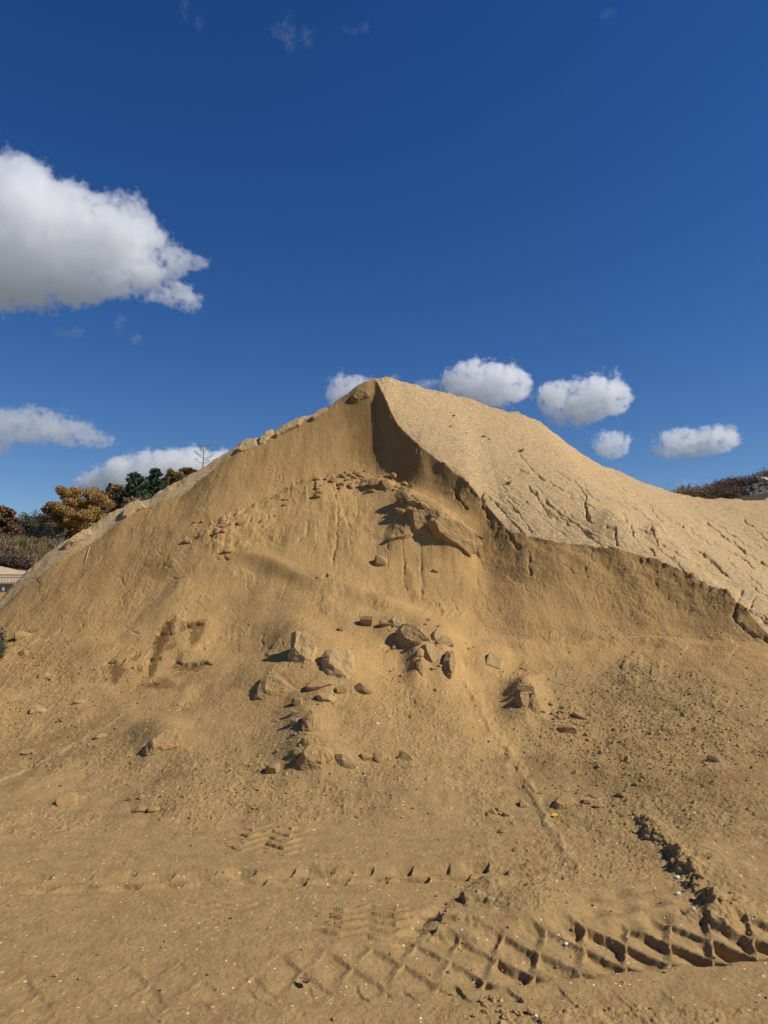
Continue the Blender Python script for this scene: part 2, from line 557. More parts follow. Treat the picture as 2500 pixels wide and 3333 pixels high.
def normal_at(p, e=0.12):
    def zz(x, y):
        a_ = math.atan2(x, y)
        j = int(np.clip(np.searchsorted(AZ, a_), 0, len(AZ) - 1))
        i = int(np.clip(np.searchsorted(RR, math.hypot(x, y)), 0, len(RR) - 1))
        return Z[i, j]
    gx = (zz(p[0] + e, p[1]) - zz(p[0] - e, p[1])) / (2 * e)
    gy = (zz(p[0], p[1] + e) - zz(p[0], p[1] - e)) / (2 * e)
    return Vector((-gx, -gy, 1)).normalized()


def window(u0, u1, v0, v1, pad=0):
    """column slice of the grid and mask of its points whose picture lies in the pixel box"""
    a0, a1 = math.atan((u0 - pad - 1250) / F) - 0.06, math.atan((u1 + pad - 1250) / F) + 0.06
    j0, j1 = np.searchsorted(AZ, a0), np.searchsorted(AZ, a1)
    su, sv = U[:, j0:j1], V[:, j0:j1]
    m = (su > u0 - pad) & (su < u1 + pad) & (sv > v0 - pad) & (sv < v1 + pad) & (Y[:, j0:j1] < 17.5) & (Y[:, j0:j1] > 2)
    return slice(j0, j1), m


DZ = np.zeros_like(Z)
wet_and_shade = np.zeros_like(Z)  # damp sand together with shade painted into the colour
smoothz = np.zeros_like(Z)
roughz = np.zeros_like(Z)


def seg_dist(px, py, pts):
    best = np.full(px.shape, 1e9)
    side_ = np.zeros(px.shape)
    for (x0, y0), (x1, y1) in zip(pts[:-1], pts[1:]):
        dx, dy = x1 - x0, y1 - y0
        l2 = dx * dx + dy * dy + 1e-9
        t = np.clip(((px - x0) * dx + (py - y0) * dy) / l2, 0, 1)
        qx, qy = px - (x0 + t * dx), py - (y0 + t * dy)
        d = np.hypot(qx, qy)
        s = np.sign(dx * qy - dy * qx)
        upd = d < best
        best = np.where(upd, d, best)
        side_ = np.where(upd, s, side_)
    return best, side_


def groove(pts, width, depth, wob=6, taper=True):
    us, vs = [p[0] for p in pts], [p[1] for p in pts]
    js, m = window(min(us), max(us), min(vs), max(vs), width * 3 + wob)
    if not m.any():
        return
    uu, vv = U[:, js][m], V[:, js][m]
    wu = uu + wob * perlin(uu / 22, vv / 22, 3) + 2.5 * perlin(uu / 7, vv / 7, 23)
    wv = vv + wob * perlin(uu / 22, vv / 22, 4)
    d, s = seg_dist(wu, wv, pts)
    w_ = width * (0.7 + 0.6 * perlin(uu / 30, vv / 30, 6))
    w_ = np.maximum(w_, 1.2)
    prof = np.exp(-(d / w_) ** 2) * (0.5 + 0.5 * sstep(-0.15, 0.35, perlin(uu / 34, vv / 34, 21)))
    sub = DZ[:, js]
    sub[m] -= depth * prof
    DZ[:, js] = sub


def scarp(pts, width, height, fall, wob=8):
    """ground on the right-hand side of the path (walking along it on the picture) is lifted, dropping off with distance"""
    us, vs = [p[0] for p in pts], [p[1] for p in pts]
    js, m = window(min(us), max(us), min(vs), max(vs), fall * 2.2)
    if not m.any():
        return
    uu, vv = U[:, js][m], V[:, js][m]
    wu = uu + wob * perlin(uu / 25, vv / 25, 13) + wob * 0.5 * perlin(uu / 9, vv / 9, 14)
    wv = vv + wob * perlin(uu / 25, vv / 25, 15) + wob * 0.5 * perlin(uu / 9, vv / 9, 16)
    d, s = seg_dist(wu, wv, pts)
    sd = d * s
    lift = sstep(-width, width, sd) * np.exp(-np.clip(sd, 0, None) / fall) * np.exp(-np.clip(-sd, 0, None) / width)
    # no lift past the ends of the path
    (xa, ya), (xb, yb) = pts[0], pts[-1]
    L_ = math.hypot(xb - xa, yb - ya)
    t = ((uu - xa) * (xb - xa) + (vv - ya) * (yb - ya)) / (L_ * L_)
    lift = lift * sstep(-0.12, 0.06, t) * sstep(1.12, 0.94, t)
    sub = DZ[:, js]
    sub[m] += height * lift
    DZ[:, js] = sub


def bump(u, v, ru, rv, h, rot=0, p=2, rag=0.0):
    js, m = window(u - ru, u + ru, v - rv, v + rv, max(ru, rv))
    if not m.any():
        return
    uu, vv = U[:, js][m] - u, V[:, js][m] - v
    c, s = math.cos(R(rot)), math.sin(R(rot))
    a_, b_ = (uu * c + vv * s) / ru, (-uu * s + vv * c) / rv
    d = np.hypot(a_, b_)
    if rag:
        d = d * (1 + rag * perlin(uu / (ru * 0.6), vv / (rv * 0.6), int(u) % 50))
    sub = DZ[:, js]
    sub[m] += h * np.exp(-d ** (2 * p / 2))
    DZ[:, js] = sub


def blob(arr, u, v, ru, rv, val=1.0, rot=0, soft=0.5, rag=0.4, scale=0.5):
    js, m = window(u - ru, u + ru, v - rv, v + rv, max(ru, rv) * 0.8)
    if not m.any():
        return
    uu, vv = U[:, js][m] - u, V[:, js][m] - v
    c, s = math.cos(R(rot)), math.sin(R(rot))
    a_, b_ = (uu * c + vv * s) / ru, (-uu * s + vv * c) / rv
    d = np.hypot(a_, b_) * (1 + rag * perlin(a_ / scale, b_ / scale, int(u + v) % 97) + rag * 0.6 * perlin(a_ / scale * 3, b_ / scale * 3, int(u + v) % 89))
    sub = arr[:, js]
    sub[m] = np.maximum(sub[m], val * sstep(1.0 + soft * 0.5, 1.0 - soft * 0.5, d))
    arr[:, js] = sub

# --- where the sand is smooth, where it is crumbly
for q in [(1050, 1700, 280, 130), (1130, 1820, 260, 120), (1150, 1940, 110, 60), (1240, 1990, 160, 40), (1640, 2110, 130, 45), (1250, 2120, 60, 90), (1620, 2180, 70, 90),
          (470, 2250, 220, 50), (300, 2200, 60, 130), (1560, 2330, 40, 120), (1680, 2520, 25, 120), (1850, 1980, 330, 100), (1950, 2120, 420, 30), (830, 1800, 150, 70), (540, 2080, 150, 110), (870, 2720, 130, 60),
          (120, 2560, 170, 45)]:
    blob(smoothz, *q, 1.0, 0, 0.9)
for q in [(1300, 2300, 300, 60), (1400, 2450, 330, 130), (2100, 2350, 480, 200), (1800, 2320, 160, 130), (700, 2560, 260, 120), (100, 2350, 200, 130), (250, 2480, 260, 70), (1950, 2760, 330, 110), (2200, 2650, 330, 110), (1700, 2900, 160, 80),
          (2000, 3310, 500, 40), (900, 2620, 350, 60), (150, 2680, 150, 60), (1600, 2560, 100, 140), (100, 2150, 140, 80)]:
    blob(roughz, *q, 1.0, 0, 1.0)

# --- gullies, slits and rills of the weathered slope
for pts, w, d in [
    ([(1478, 1600), (1490, 1635), (1505, 1655), (1520, 1685)], 6, 0.16), ([(1568, 1612), (1572, 1660), (1590, 1705)], 9, 0.2),
    ([(1655, 1745), (1668, 1765), (1690, 1790)], 9, 0.16), ([(1345, 1440), (1360, 1470)], 6, 0.06), ([(1520, 1585), (1540, 1610)], 7, 0.1),
    ([(1610, 1640), (1660, 1700), (1705, 1742)], 5, 0.10), ([(1650, 1630), (1690, 1680), (1730, 1735)], 4, 0.08), ([(1640, 1600), (1700, 1660)], 3, 0.05),
    ([(1720, 1580), (1745, 1612), (1770, 1650), (1790, 1682)], 6, 0.10), ([(1755, 1622), (1800, 1655), (1850, 1708)], 5, 0.09), ([(1775, 1630), (1850, 1690), (1925, 1738)], 6, 0.1),
    ([(1905, 1628), (1906, 1660), (1918, 1690), (1932, 1708)], 6, 0.20), ([(1975, 1728), (2002, 1742), (2010, 1778)], 6, 0.2), ([(2056, 1716), (2060, 1752)], 5, 0.15), ([(2118, 1724), (2145, 1778)], 6, 0.15),
    ([(2020, 1620), (2060, 1650), (2095, 1675)], 4, 0.06), ([(2200, 1700), (2250, 1730), (2310, 1770)], 6, 0.09), ([(2270, 1790), (2320, 1830), (2362, 1872)], 6, 0.12), ([(2350, 1740), (2400, 1780), (2510, 1850)], 6, 0.09),
    ([(2190, 1810), (2230, 1865)], 4, 0.08), ([(2300, 1700), (2420, 1790)], 4, 0.07), ([(1900, 1590), (1950, 1635)], 4, 0.06), ([(1890, 1722), (1960, 1775)], 6, 0.12), ([(2115, 1640), (2140, 1682)], 4, 0.08),
    ([(2390, 1800), (2455, 1845)], 4, 0.08), ([(2420, 1690), (2510, 1770)], 4, 0.07), ([(2110, 1780), (2130, 1805)], 5, 0.12), ([(2030, 1680), (2045, 1712)], 5, 0.1),
    ([(2410, 1925), (2400, 1960), (2385, 2005), (2425, 2050), (2510, 2095)], 12, 0.1), ([(2455, 1940), (2440, 1985), (2500, 2030)], 8, 0.12), ([(2440, 1900), (2500, 1950)], 5, 0.09),
    ([(1690, 1480), (1740, 1540), (1800, 1580)], 8, 0.04), ([(1690, 1530), (1770, 1560), (1860, 1610)], 6, 0.05), ([(1870, 1560), (1900, 1600), (1912, 1625)], 4, 0.06), ([(1360, 1270), (1385, 1310)], 4, 0.03),
    # cracks in the cut face
    ([(1160, 1615), (1165, 1660), (1158, 1700)], 2.2, 0.04), ([(1200, 1640), (1230, 1685), (1250, 1705)], 2, 0.03), ([(1032, 1680), (1030, 1720), (1032, 1765), (1010, 1800), (1006, 1830)], 2.2, 0.035),
    ([(1130, 1690), (1135, 1710), (1150, 1735)], 3, 0.05), ([(1085, 1590), (1100, 1640), (1095, 1760), (1085, 1830)], 12, 0.05), ([(1300, 1760), (1310, 1830), (1320, 1920)], 9, 0.05), ([(1365, 1770), (1370, 1850), (1372, 1950)], 11, 0.05), ([(1262, 1780), (1262, 1850)], 6, 0.04), ([(1000, 1700), (1000, 1740)], 10, 0.04),
    ([(1720, 1800), (1725, 1870)], 8, 0.05), ([(1925, 1790), (1928, 1830)], 3, 0.06), ([(1825, 1830), (1870, 1870), (1920, 1880), (1965, 1900)], 3.5, 0.06), ([(1905, 1845), (1910, 1880)], 3, 0.05), ([(2130, 1885), (2140, 1920)], 5, 0.05), ([(1690, 1890), (1720, 1925)], 3, 0.03),
    # mid left ledges and holes
    ([(705, 1818), (728, 1815), (742, 1822)], 7, 0.15), ([(735, 1790), (750, 1805), (780, 1785)], 3, 0.06), ([(1028, 1885), (1045, 1882), (1062, 1872)], 6, 0.1), ([(690, 1610 + 80), (703, 1703)], 3, 0.05),
    ([(765, 1640 + 70), (816, 1698)], 3, 0.05), ([(815, 1675), (818, 1698)], 5, 0.08), ([(1020, 1565), (1022, 1590)], 6, 0.1), ([(1092, 1560), (1098, 1600)], 6, 0.09), ([(870, 1670), (874, 1682)], 5, 0.07),
    ([(820, 1905), (835, 1898)], 4, 0.08), ([(395, 1880), (410, 1920)], 5, 0.05), ([(405, 1930), (395, 1950), (400, 1975)], 2.5, 0.04), ([(480, 1850), (520, 1840), (560, 1850)], 9, 0.05), ([(550, 1880), (600, 1880), (640, 1865)], 3, 0.05),
    ([(100, 1990 + 72), (135, 2040)], 4, 0.08), ([(115, 2085), (160, 2075), (200, 2050)], 4, 0.06), ([(150, 2090), (172, 2076)], 4, 0.07), ([(200, 2015), (260, 2000), (290, 1998)], 3, 0.05), ([(60, 2130), (88, 2112)], 4, 0.06), ([(10, 2175), (35, 2180)], 5, 0.06), ([(120, 2200), (150, 2206), (160, 2190)], 4, 0.08),
    ([(610, 2038), (656, 2036)], 5, 0.12), ([(572, 2158), (610, 2168), (650, 2160), (680, 2165)], 7, 0.12), ([(345, 2162), (400, 2158)], 5, 0.08),
    ([(0, 2512), (60, 2505), (110, 2496)], 5, 0.04), ([(650, 2100), (700, 2090), (780, 2070)], 8, 0.04), ([(640, 2115), (665, 2110)], 4, 0.05),
    ([(1240, 2205), (1262, 2215), (1280, 2208)], 2.5, 0.05), ([(1330, 2280), (1350, 2290), (1380, 2300)], 3, 0.03)]:
    long_ = pts[0][0] > 1590 and pts[0][1] < 1870
    groove(pts, w * (0.62 if long_ else 0.65), d * (0.68 if long_ else 0.55))
for pts in ([(1478, 1600), (1490, 1635), (1505, 1655), (1520, 1685)], [(1568, 1612), (1572, 1660), (1590, 1705)], [(1655, 1745), (1668, 1765), (1690, 1790)]):
    groove(pts, 6, 0.12, 5)
for pts, d in (([(610, 2034), (656, 2031)], .13), ([(572, 2156), (610, 2166), (650, 2158), (684, 2163)], .15), ([(345, 2160), (400, 2156)], .10), ([(520, 2066), (560, 2060)], .04), ([(480, 2150), (520, 2142)], .05)):
    groove(pts, 5, d, 4)
for i in range(120):                                             # many finer rills on the sunlit slope
    u0, t0 = rng.uniform(1560, 2480), rng.uniform(0.15, 0.95)
    vr = np.interp(u0, [q[0] for q in ridge_px], [q[1] for q in ridge_px])
    ve = np.interp(u0, [q[0] for q in edge_px], [q[1] for q in edge_px])
    v0 = vr + (ve - vr) * t0
    if u0 < 1700 and t0 < 0.5:
        continue
    l_, sl_ = rng.uniform(30, 110), rng.uniform(0.55, 1.0)
    groove([(u0, v0), (u0 + l_ * 0.5, v0 + l_ * 0.5 * sl_), (u0 + l_, v0 + l_ * sl_)], rng.uniform(1.5, 3), rng.uniform(0.008, 0.028))

for i in range(80):                                            # short crumbly steps where the face has slipped
    u0, v0 = rng.uniform(60, 2450), rng.uniform(1500, 2300)
    va = np.interp(u0, [q[0] for q in edge_px], [q[1] for q in edge_px])
    if v0 < va + 25:
        continue
    l_, an = rng.uniform(18, 75), rng.uniform(-.7, .5) + (0.35 if u0 > 1250 else -.35)
    du, dv = l_ * math.cos(an), l_ * math.sin(an)
    scarp([(u0, v0), (u0 + du * .5, v0 + dv * .5 + rng.normal(0, 5)), (u0 + du, v0 + dv)], 2.5, rng.uniform(.006, .022), rng.uniform(20, 50), 16)
for i in range(110):
    u0, v0 = rng.uniform(60, 2450), rng.uniform(1450, 2250)
    if v0 < np.interp(u0, [q[0] for q in edge_px], [q[1] for q in edge_px]) + 20:
        continue
    l_ = rng.uniform(15, 70)
    an = rng.normal(1.57, .35) if rng.random() < .7 else rng.uniform(0, 3.1)
    groove([(u0, v0), (u0 + l_ * .5 * math.cos(an) + rng.normal(0, 4), v0 + l_ * .5 * math.sin(an)), (u0 + l_ * math.cos(an), v0 + l_ * math.sin(an))], rng.uniform(1.2, 2.2), rng.uniform(.008, .022), 7)
for i in range(46):                                             # dark seeping streaks down the steep face
    u0 = rng.uniform(850, 1700)
    va = np.interp(u0, [q[0] for q in edge_px], [q[1] for q in edge_px])
    v0 = va + rng.uniform(30, 330)
    if v0 > 1900:
        continue
    l_ = rng.uniform(30, 110)
    blob(wet_and_shade, u0, v0 + l_ * .5, rng.uniform(4, 12), l_ * .6, rng.uniform(.15, .45), rng.uniform(-6, 6), 1.1, .5, .3)
patch = fbm(X, Y, 1.1, 4, 130)
upm = (UP > LO) & (~is_out) & (Z > GR + .05)
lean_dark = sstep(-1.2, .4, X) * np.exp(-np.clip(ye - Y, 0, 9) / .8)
wet_and_shade = np.maximum(wet_and_shade, np.where(upm, (.20 + .46 * lean_dark) * (0.75 + .5 * fbm(X, Y * .3, .3, 3, 132)), 0))  # damp face, with scarp shade painted in towards the cut edge
wet_and_shade = np.maximum(wet_and_shade, 0.38 * sstep(0.05, 0.5, patch) * (Z > GR + .05) * (~is_out))
wet_and_shade = np.maximum(wet_and_shade, 0.55 * sstep(0.05, 0.5, fbm(X, Y * 0.22, 0.20, 4, 131)) * ((UP > LO) | (V0 < 1960)) * (~is_out) * sstep(-.3, .4, patch))
# --- humps
for q in [(1990, 1700, 45, 40, 0.10, 0), (2030, 1735, 40, 25, 0.08, 0), (2135, 1735, 28, 25, 0.08, 0), (1590, 1380 + 40, 40, 20, 0.02, 0), (430, 1640, 28, 22, 0.06, -30), (1330, 1700, 22, 60, 0.10, 0), (1300, 1790, 40, 50, 0.08, 0),
          (1170, 1285, 30, 18, 0.05, 0), (1230, 1960, 110, 26, 0.07, 22), (1680, 2105, 80, 18, 0.06, 0), (2150, 2090, 120, 14, 0.04, 5), (560, 1730, 60, 20, 0.04, -20), (1440, 2120, 90, 80, 0.08, 0), (1700, 2290, 60, 60, 0.08, 40),
          (1830, 2380, 60, 30, 0.06, 20), (910, 1850, 110, 24, 0.055, 22), (540, 2400, 70, 45, 0.05, 0), (1020, 2480, 90, 50, 0.08, 0), (1000, 2370, 60, 60, 0.06, 0), (900, 2240, 90, 50, 0.05, 0), (1740, 2960, 130, 70, 0.06, 0), (1600, 2890, 50, 30, 0.03, 0)]:
    bump(*q)
# the sand trail that runs down like a low spine
for pts, w, hgt in [([(1500, 2200), (1560, 2300), (1610, 2400), (1650, 2440), (1720, 2560), (1780, 2680), (1830, 2760), (1890, 2840)], 13, 0.021)]:
    groove(pts, w * 1.6, -hgt, 8)
    for q0, q1 in zip(pts[:-1], pts[1:]):
        for t_ in (0, .25, .5, .75):
            blob(smoothz, q0[0] + (q1[0] - q0[0]) * t_, q0[1] + (q1[1] - q0[1]) * t_, 20, 24, 1.0, 0, 1.0)
# scarps
# ------------------------------------------------------------------ tracks on the ground (world metres)
def ground_at(u, v):
    w = direction(u, v)
    t = -EYE / w[2]
    return w[0] * t, w[1] * t


def path_coords(pts_px):
    P = np.array([ground_at(*q) for q in pts_px])
    return P


def along(P, x, y):
    """arc length s and signed offset t (positive to the left of travel) from the polyline"""
    best = np.full(x.shape, 1e9)
    s_, t_ = np.zeros(x.shape), np.zeros(x.shape)
    acc = 0
    for k_ in range(len(P) - 1):
        d = P[k_ + 1] - P[k_]
        l = math.hypot(*d)
        d = d / l
        rx, ry = x - P[k_][0], y - P[k_][1]
        tt_ = np.clip(rx * d[0] + ry * d[1], 0 if k_ else -9, l if k_ < len(P) - 2 else l + 9)
        qx, qy = rx - tt_ * d[0], ry - tt_ * d[1]
        dist = np.hypot(qx, qy)
        sg = np.sign(d[0] * ry - d[1] * rx)
        u_ = dist < best
        best = np.where(u_, dist, best)
        s_ = np.where(u_, acc + tt_, s_)
        t_ = np.where(u_, dist * sg, t_)
        acc += l
    return s_, t_


near_rows = (RR < 8.5)
i1 = int(near_rows.sum())
gx_, gy_ = X[:i1], Y[:i1]


def sawtooth_track(pts_px, half, pitch, rows, depth_fn, skew, phase, sharp=0.08, sink=0.02):
    P = path_coords(pts_px)
    s, t = along(P, gx_, gy_)
    s = s + 0.012 * perlin(gx_ / 0.12, gy_ / 0.12, 31) + 0.005 * perlin(gx_ / 0.035, gy_ / 0.035, 33)
    t = t + 0.012 * perlin(gx_ / 0.12, gy_ / 0.12, 32) + 0.005 * perlin(gx_ / 0.035, gy_ / 0.035, 34)
    inside = sstep(half, half - 0.09, np.abs(t + 0.03 * perlin(gx_ / .2, gy_ / .2, 35)))
    if rows:                                                     # staggered rows of scooped lugs
        q = (t + half) / (2 * half) * rows
        row = np.clip(np.floor(q), 0, rows - 1)
        fr = q - row
        ca = (s + skew * (t + half)) / pitch + row * .5 + phase
        cell = np.floor(ca)
        f = ca - cell
        ramp = sstep(-0.2, 0.7, f) * sstep(1.0, 1.0 - sharp, f)
        cross = sstep(-0.2, 0.75, fr) * sstep(1.0, 0.9, fr)
    else:
        # two families of lug edges crossing as diamonds; each pocket is deepest in its far corner and runs out the other way
        ca, cb = (s - t * skew) / pitch + phase, (s + t * skew) / pitch + phase
        cell, row = np.floor(ca), np.floor(cb)
        fa, fb = ca - cell, cb - row
        ramp = sstep(0.1, .72, .36 * fa + .64 * fb)
        cross = sstep(1.0, 1.0 - sharp * 1.6, fa) * sstep(1.0, 1.0 - sharp, fb)
    vary = 0.75 + 0.5 * (np.sin(cell * 12.9898 + row * 78.233) * 43758.5453 % 1.0)
    broke = 0.65 + 0.5 * sstep(-0.25, 0.35, perlin(gx_ / 0.3, gy_ / 0.3, 37))
    d = depth_fn(s) * vary * broke
    DZ[:i1] -= inside * (d * ramp * cross + sink * np.clip(depth_fn(s) / 0.05, 0, 1))
    return inside


def track_depth(knots, vals):
    return lambda s: np.interp(s, knots, vals)


# big lugged tyre across the lower right
in_a = sawtooth_track([(700, 3185), (1150, 3150), (1600, 3110), (2000, 3070), (2560, 3030)], 0.27, 0.215, 0, track_depth([0, 0.6, 1.2, 1.8, 2.4, 3.2], [0.005, 0.013, 0.027, 0.040, 0.047, 0.050]), 0.58, 0.2, 0.16)
# fainter tyre across the middle left
in_b = sawtooth_track([(-100, 2880), (400, 2868), (800, 2862), (1200, 2850), (1560, 2835)], 0.17, 0.235, 2, track_depth([0, 0.5, 1.2, 2.0, 2.9, 3.1, 3.3], [0.022, 0.032, 0.028, 0.038, 0.048, 0.03, 0.0]), -0.25, 0.0, 0.1)
in_d = sawtooth_track([(1300, 3085), (1385, 2990), (1460, 2925), (1530, 2880)], 0.075, 0.15, 1, track_depth([0, .1, .5, .7], [0.0, 0.03, 0.03, 0.0]), 0.3, 0.2)
# older print running off to the lower left
in_c = sawtooth_track([(560, 3290), (1000, 3230), (1500, 3240)], 0.12, 0.21, 1, track_depth([0, 1.0, 1.6, 2.2], [0.006, 0.014, 0.014, 0.0]), 0.4, 0.1)


def rib_patch(quad_px, n, chev, depth, triple=True):
    """a smooth pressed tread print with fine parallel ribs; quad given as pixel corners TL TR BR BL"""
    q = np.array([ground_at(*p) for p in quad_px])
    o, ex, ey = q[3], q[2] - q[3], q[0] - q[3]
    det = ex[0] * ey[1] - ex[1] * ey[0]
    rx, ry = gx_ - o[0], gy_ - o[1]
    a_ = (rx * ey[1] - ry * ey[0]) / det
    b_ = (-rx * ex[1] + ry * ex[0]) / det
    wa_ = .12 * perlin(gx_ / .12, gy_ / .12, 46)
    ins = sstep(0, 0.2, a_ + wa_) * sstep(1, 0.8, a_ + wa_) * sstep(0, 0.2, b_ - wa_) * sstep(1, 0.8, b_ - wa_)
    c = b_ * n - chev * np.abs(((a_ * 2.0) % 1.0) - 0.5) * 2
    f = c - np.floor(c)
    rib = np.where(f < 0.42, np.sin(f / 0.42 * np.pi * 3) ** 2 * 0.6 + 0.4, 0)
    DZ[:i1] += ins * (-0.004 + depth * rib * (0.5 + 0.5 * sstep(-0.2, 0.3, perlin(gx_ / 0.1, gy_ / 0.1, 44))))
    smoothz[:i1] = np.maximum(smoothz[:i1], .7 * ins)


rib_patch([(770, 2690), (1020, 2668), (985, 2790), (700, 2795)], 5, 0.9, 0.02)
rib_patch([(1040, 2950), (1480, 2925), (1380, 3065), (1000, 3080)], 5, 0.7, 0.022)
rib_patch([(0, 2700), (55, 2700), (50, 2725), (-10, 2725)], 2, 0.0, 0.012)
rib_patch([(1790, 2640), (1850, 2640), (1860, 2720), (1800, 2720)], 3, 0.3, 0.012)
rib_patch([(560, 2925), (860, 2905), (900, 2985), (600, 2995)], 4, 0.5, 0.012)
# curving print lobes at the right
P = path_coords([(1900, 2985), (2050, 2955), (2180, 2930), (2300, 2940)])
s, t = along(P, gx_, gy_)
for off_, amp in ((0.0, 0.02), (0.16, 0.018), (-0.15, 0.02)):
    lob = np.exp(-((t - off_) / 0.045) ** 2) * sstep(-0.05, 0.1, s) * sstep(1.05, 0.8, s) * (0.5 + 0.5 * np.sin(s / 0.2 * 2 * np.pi + off_ * 20))
    DZ[:i1] -= amp * lob
    smoothz[:i1] = np.maximum(smoothz[:i1], lob)
# wedge pressed flat at far left
P = path_coords([(-80, 2590), (100, 2555), (280, 2520)])


def ground_step(pts_px, h, fall_hi, edge=0.012, wob=0.02, gate=(0.1, 0.15)):
    """a ragged little bank; the right-hand side of the path is lifted"""
    P_ = path_coords(pts_px)
    xw = gx_ + wob * perlin(gx_ / 0.11, gy_ / 0.11, 51) + wob * 0.6 * perlin(gx_ / 0.04, gy_ / 0.04, 52)
    yw = gy_ + wob * perlin(gx_ / 0.11, gy_ / 0.11, 53) + wob * 0.6 * perlin(gx_ / 0.04, gy_ / 0.04, 54)
    s_, t_ = along(P_, xw, yw)
    L_ = sum(math.hypot(*(P_[i + 1] - P_[i])) for i in range(len(P_) - 1))
    e = sstep(-gate[0], gate[0], s_) * sstep(L_ + gate[1], L_ - gate[1], s_)
    d = -t_                                                      # positive on the right
    lift = sstep(-edge, edge, d) * np.exp(-np.clip(d, 0, None) / fall_hi)
    DZ[:i1] += h * lift * e


BANK = path_coords([(2345, 3015), (2312, 2940), (2262, 2893), (2230, 2835), (2165, 2775), (2090, 2715), (2050, 2650)])
xw = gx_ + 0.06 * perlin(gx_ / 0.16, gy_ / 0.16, 51) + 0.018 * perlin(gx_ / 0.035, gy_ / 0.035, 52)
yw = gy_ + 0.03 * perlin(gx_ / 0.12, gy_ / 0.12, 53) + 0.018 * perlin(gx_ / 0.035, gy_ / 0.035, 54)
s_, t_ = along(BANK, xw, yw)
Lb = sum(math.hypot(*(BANK[i + 1] - BANK[i])) for i in range(len(BANK) - 1))
e = sstep(-0.02, 0.08, s_) * sstep(Lb + 0.1, Lb - 0.4, s_)
hb_ = np.interp(s_, [0, .3, .6, Lb * .8, Lb], [.02, .06, .055, .03, .01]) * (0.35 + 0.9 * sstep(-.35, .3, perlin(s_ / .17, s_ * 0, 57)))
prof = np.where(t_ > 0, np.exp(-(t_ / .028) ** 2), np.exp(-np.clip(-t_ - .03, 0, None) / .16))
DZ[:i1] += e * hb_ * prof * (1 + .5 * fbm(gx_, gy_, .07, 3, 59, .6))
roughz[:i1] = np.maximum(roughz[:i1], 1.6 * e * np.exp(-(t_ / .14) ** 2))
RID = path_coords([(1395, 3060), (1450, 3010), (1500, 2955), (1540, 2895), (1575, 2845)])
s_, t_ = along(RID, xw, yw)
Lr = sum(math.hypot(*(RID[i + 1] - RID[i])) for i in range(len(RID) - 1))
e = sstep(-0.02, 0.1, s_) * sstep(Lr + 0.05, Lr - 0.2, s_)
DZ[:i1] += e * 0.032 * (0.4 + 0.8 * sstep(-.3, .3, perlin(s_ / .12, s_ * 0, 58))) * sstep(-0.01, 0.01, -t_) * np.exp(-np.clip(-t_, 0, None) / 0.3)
# flattened wedge, far left
WED = path_coords([(-120, 2600), (60, 2560), (160, 2530), (270, 2505)])
s_, t_ = along(WED, xw, yw)
DZ[:i1] += 0.02 * sstep(-0.03, 0.03, t_) * np.exp(-np.clip(t_, 0, None) / 0.25) * sstep(1.9, 1.2, s_)

# ------------------------------------------------------------------ damp stains in the hollow on the left, then painted shade with damp
for q in [(548, 2045, 16, 34, 1, 25), (528, 2080, 20, 34, 1, 20), (512, 2120, 15, 30, .9, 15), (502, 2160, 12, 40, .95, 12), (492, 2190, 10, 18, .9, 10), (640, 2036, 28, 14, 1, -15), (632, 2072, 16, 30, 1, 15), (655, 2055, 8, 34, .8, 20),
          (555, 2105, 22, 10, .8, -20), (445, 2140, 22, 8, .75, -35), (385, 2185, 24, 26, .9, 30), (375, 2212, 12, 16, .85, 20), (620, 2172, 52, 13, .9, -4), (580, 2150, 10, 30, .8, 25), (515, 2232, 50, 11, .9, 4), (540, 2222, 24, 14, .8, 15), (590, 2195, 22, 8, .6, -15), (600, 2040, 12, 20, .7, 35), (455, 2180, 10, 18, .55, 30)]:
    blob(wet_and_shade, q[0], q[1], q[2], q[3], q[4], q[5], 0.35, 0.55, 0.35)
for q in [(515, 1855, 45, 42, .6, 0), (890, 1852, 110, 24, .5, 24), (770, 1815, 40, 26, .4, 20), (1175, 1335, 60, 70, .7, 0), (1205, 1430, 65, 90, .65, 0), (1000, 1880, 60, 22, .3, 10), (1185, 1350, 70, 80, .55, 0), (1220, 1440, 80, 90, .5, 0), (1330, 1500, 90, 70, .5, 40), (1430, 1580, 90, 60, .55, 40), (1530, 1660, 80, 60, .6, 45), (1610, 1740, 60, 40, .55, 45), (1720, 1800, 90, 40, .35, 5), (1130, 1290, 40, 20, .5, -30), (2060, 1900, 55, 70, .35, 30), (2090, 1950, 30, 40, .3, 0), (1080, 1700, 14, 120, .3, 5), (1310, 1830, 20, 110, .25, 0), (880, 1860, 80, 22, .3, 20), (620, 1820, 30, 50, .2, 0)]:  # ledge shade painted into the colour; along the scarp part damp, part shade
    blob(wet_and_shade, q[0], q[1], q[2], q[3], q[4], q[5], 1.0, 0.4, 0.4)

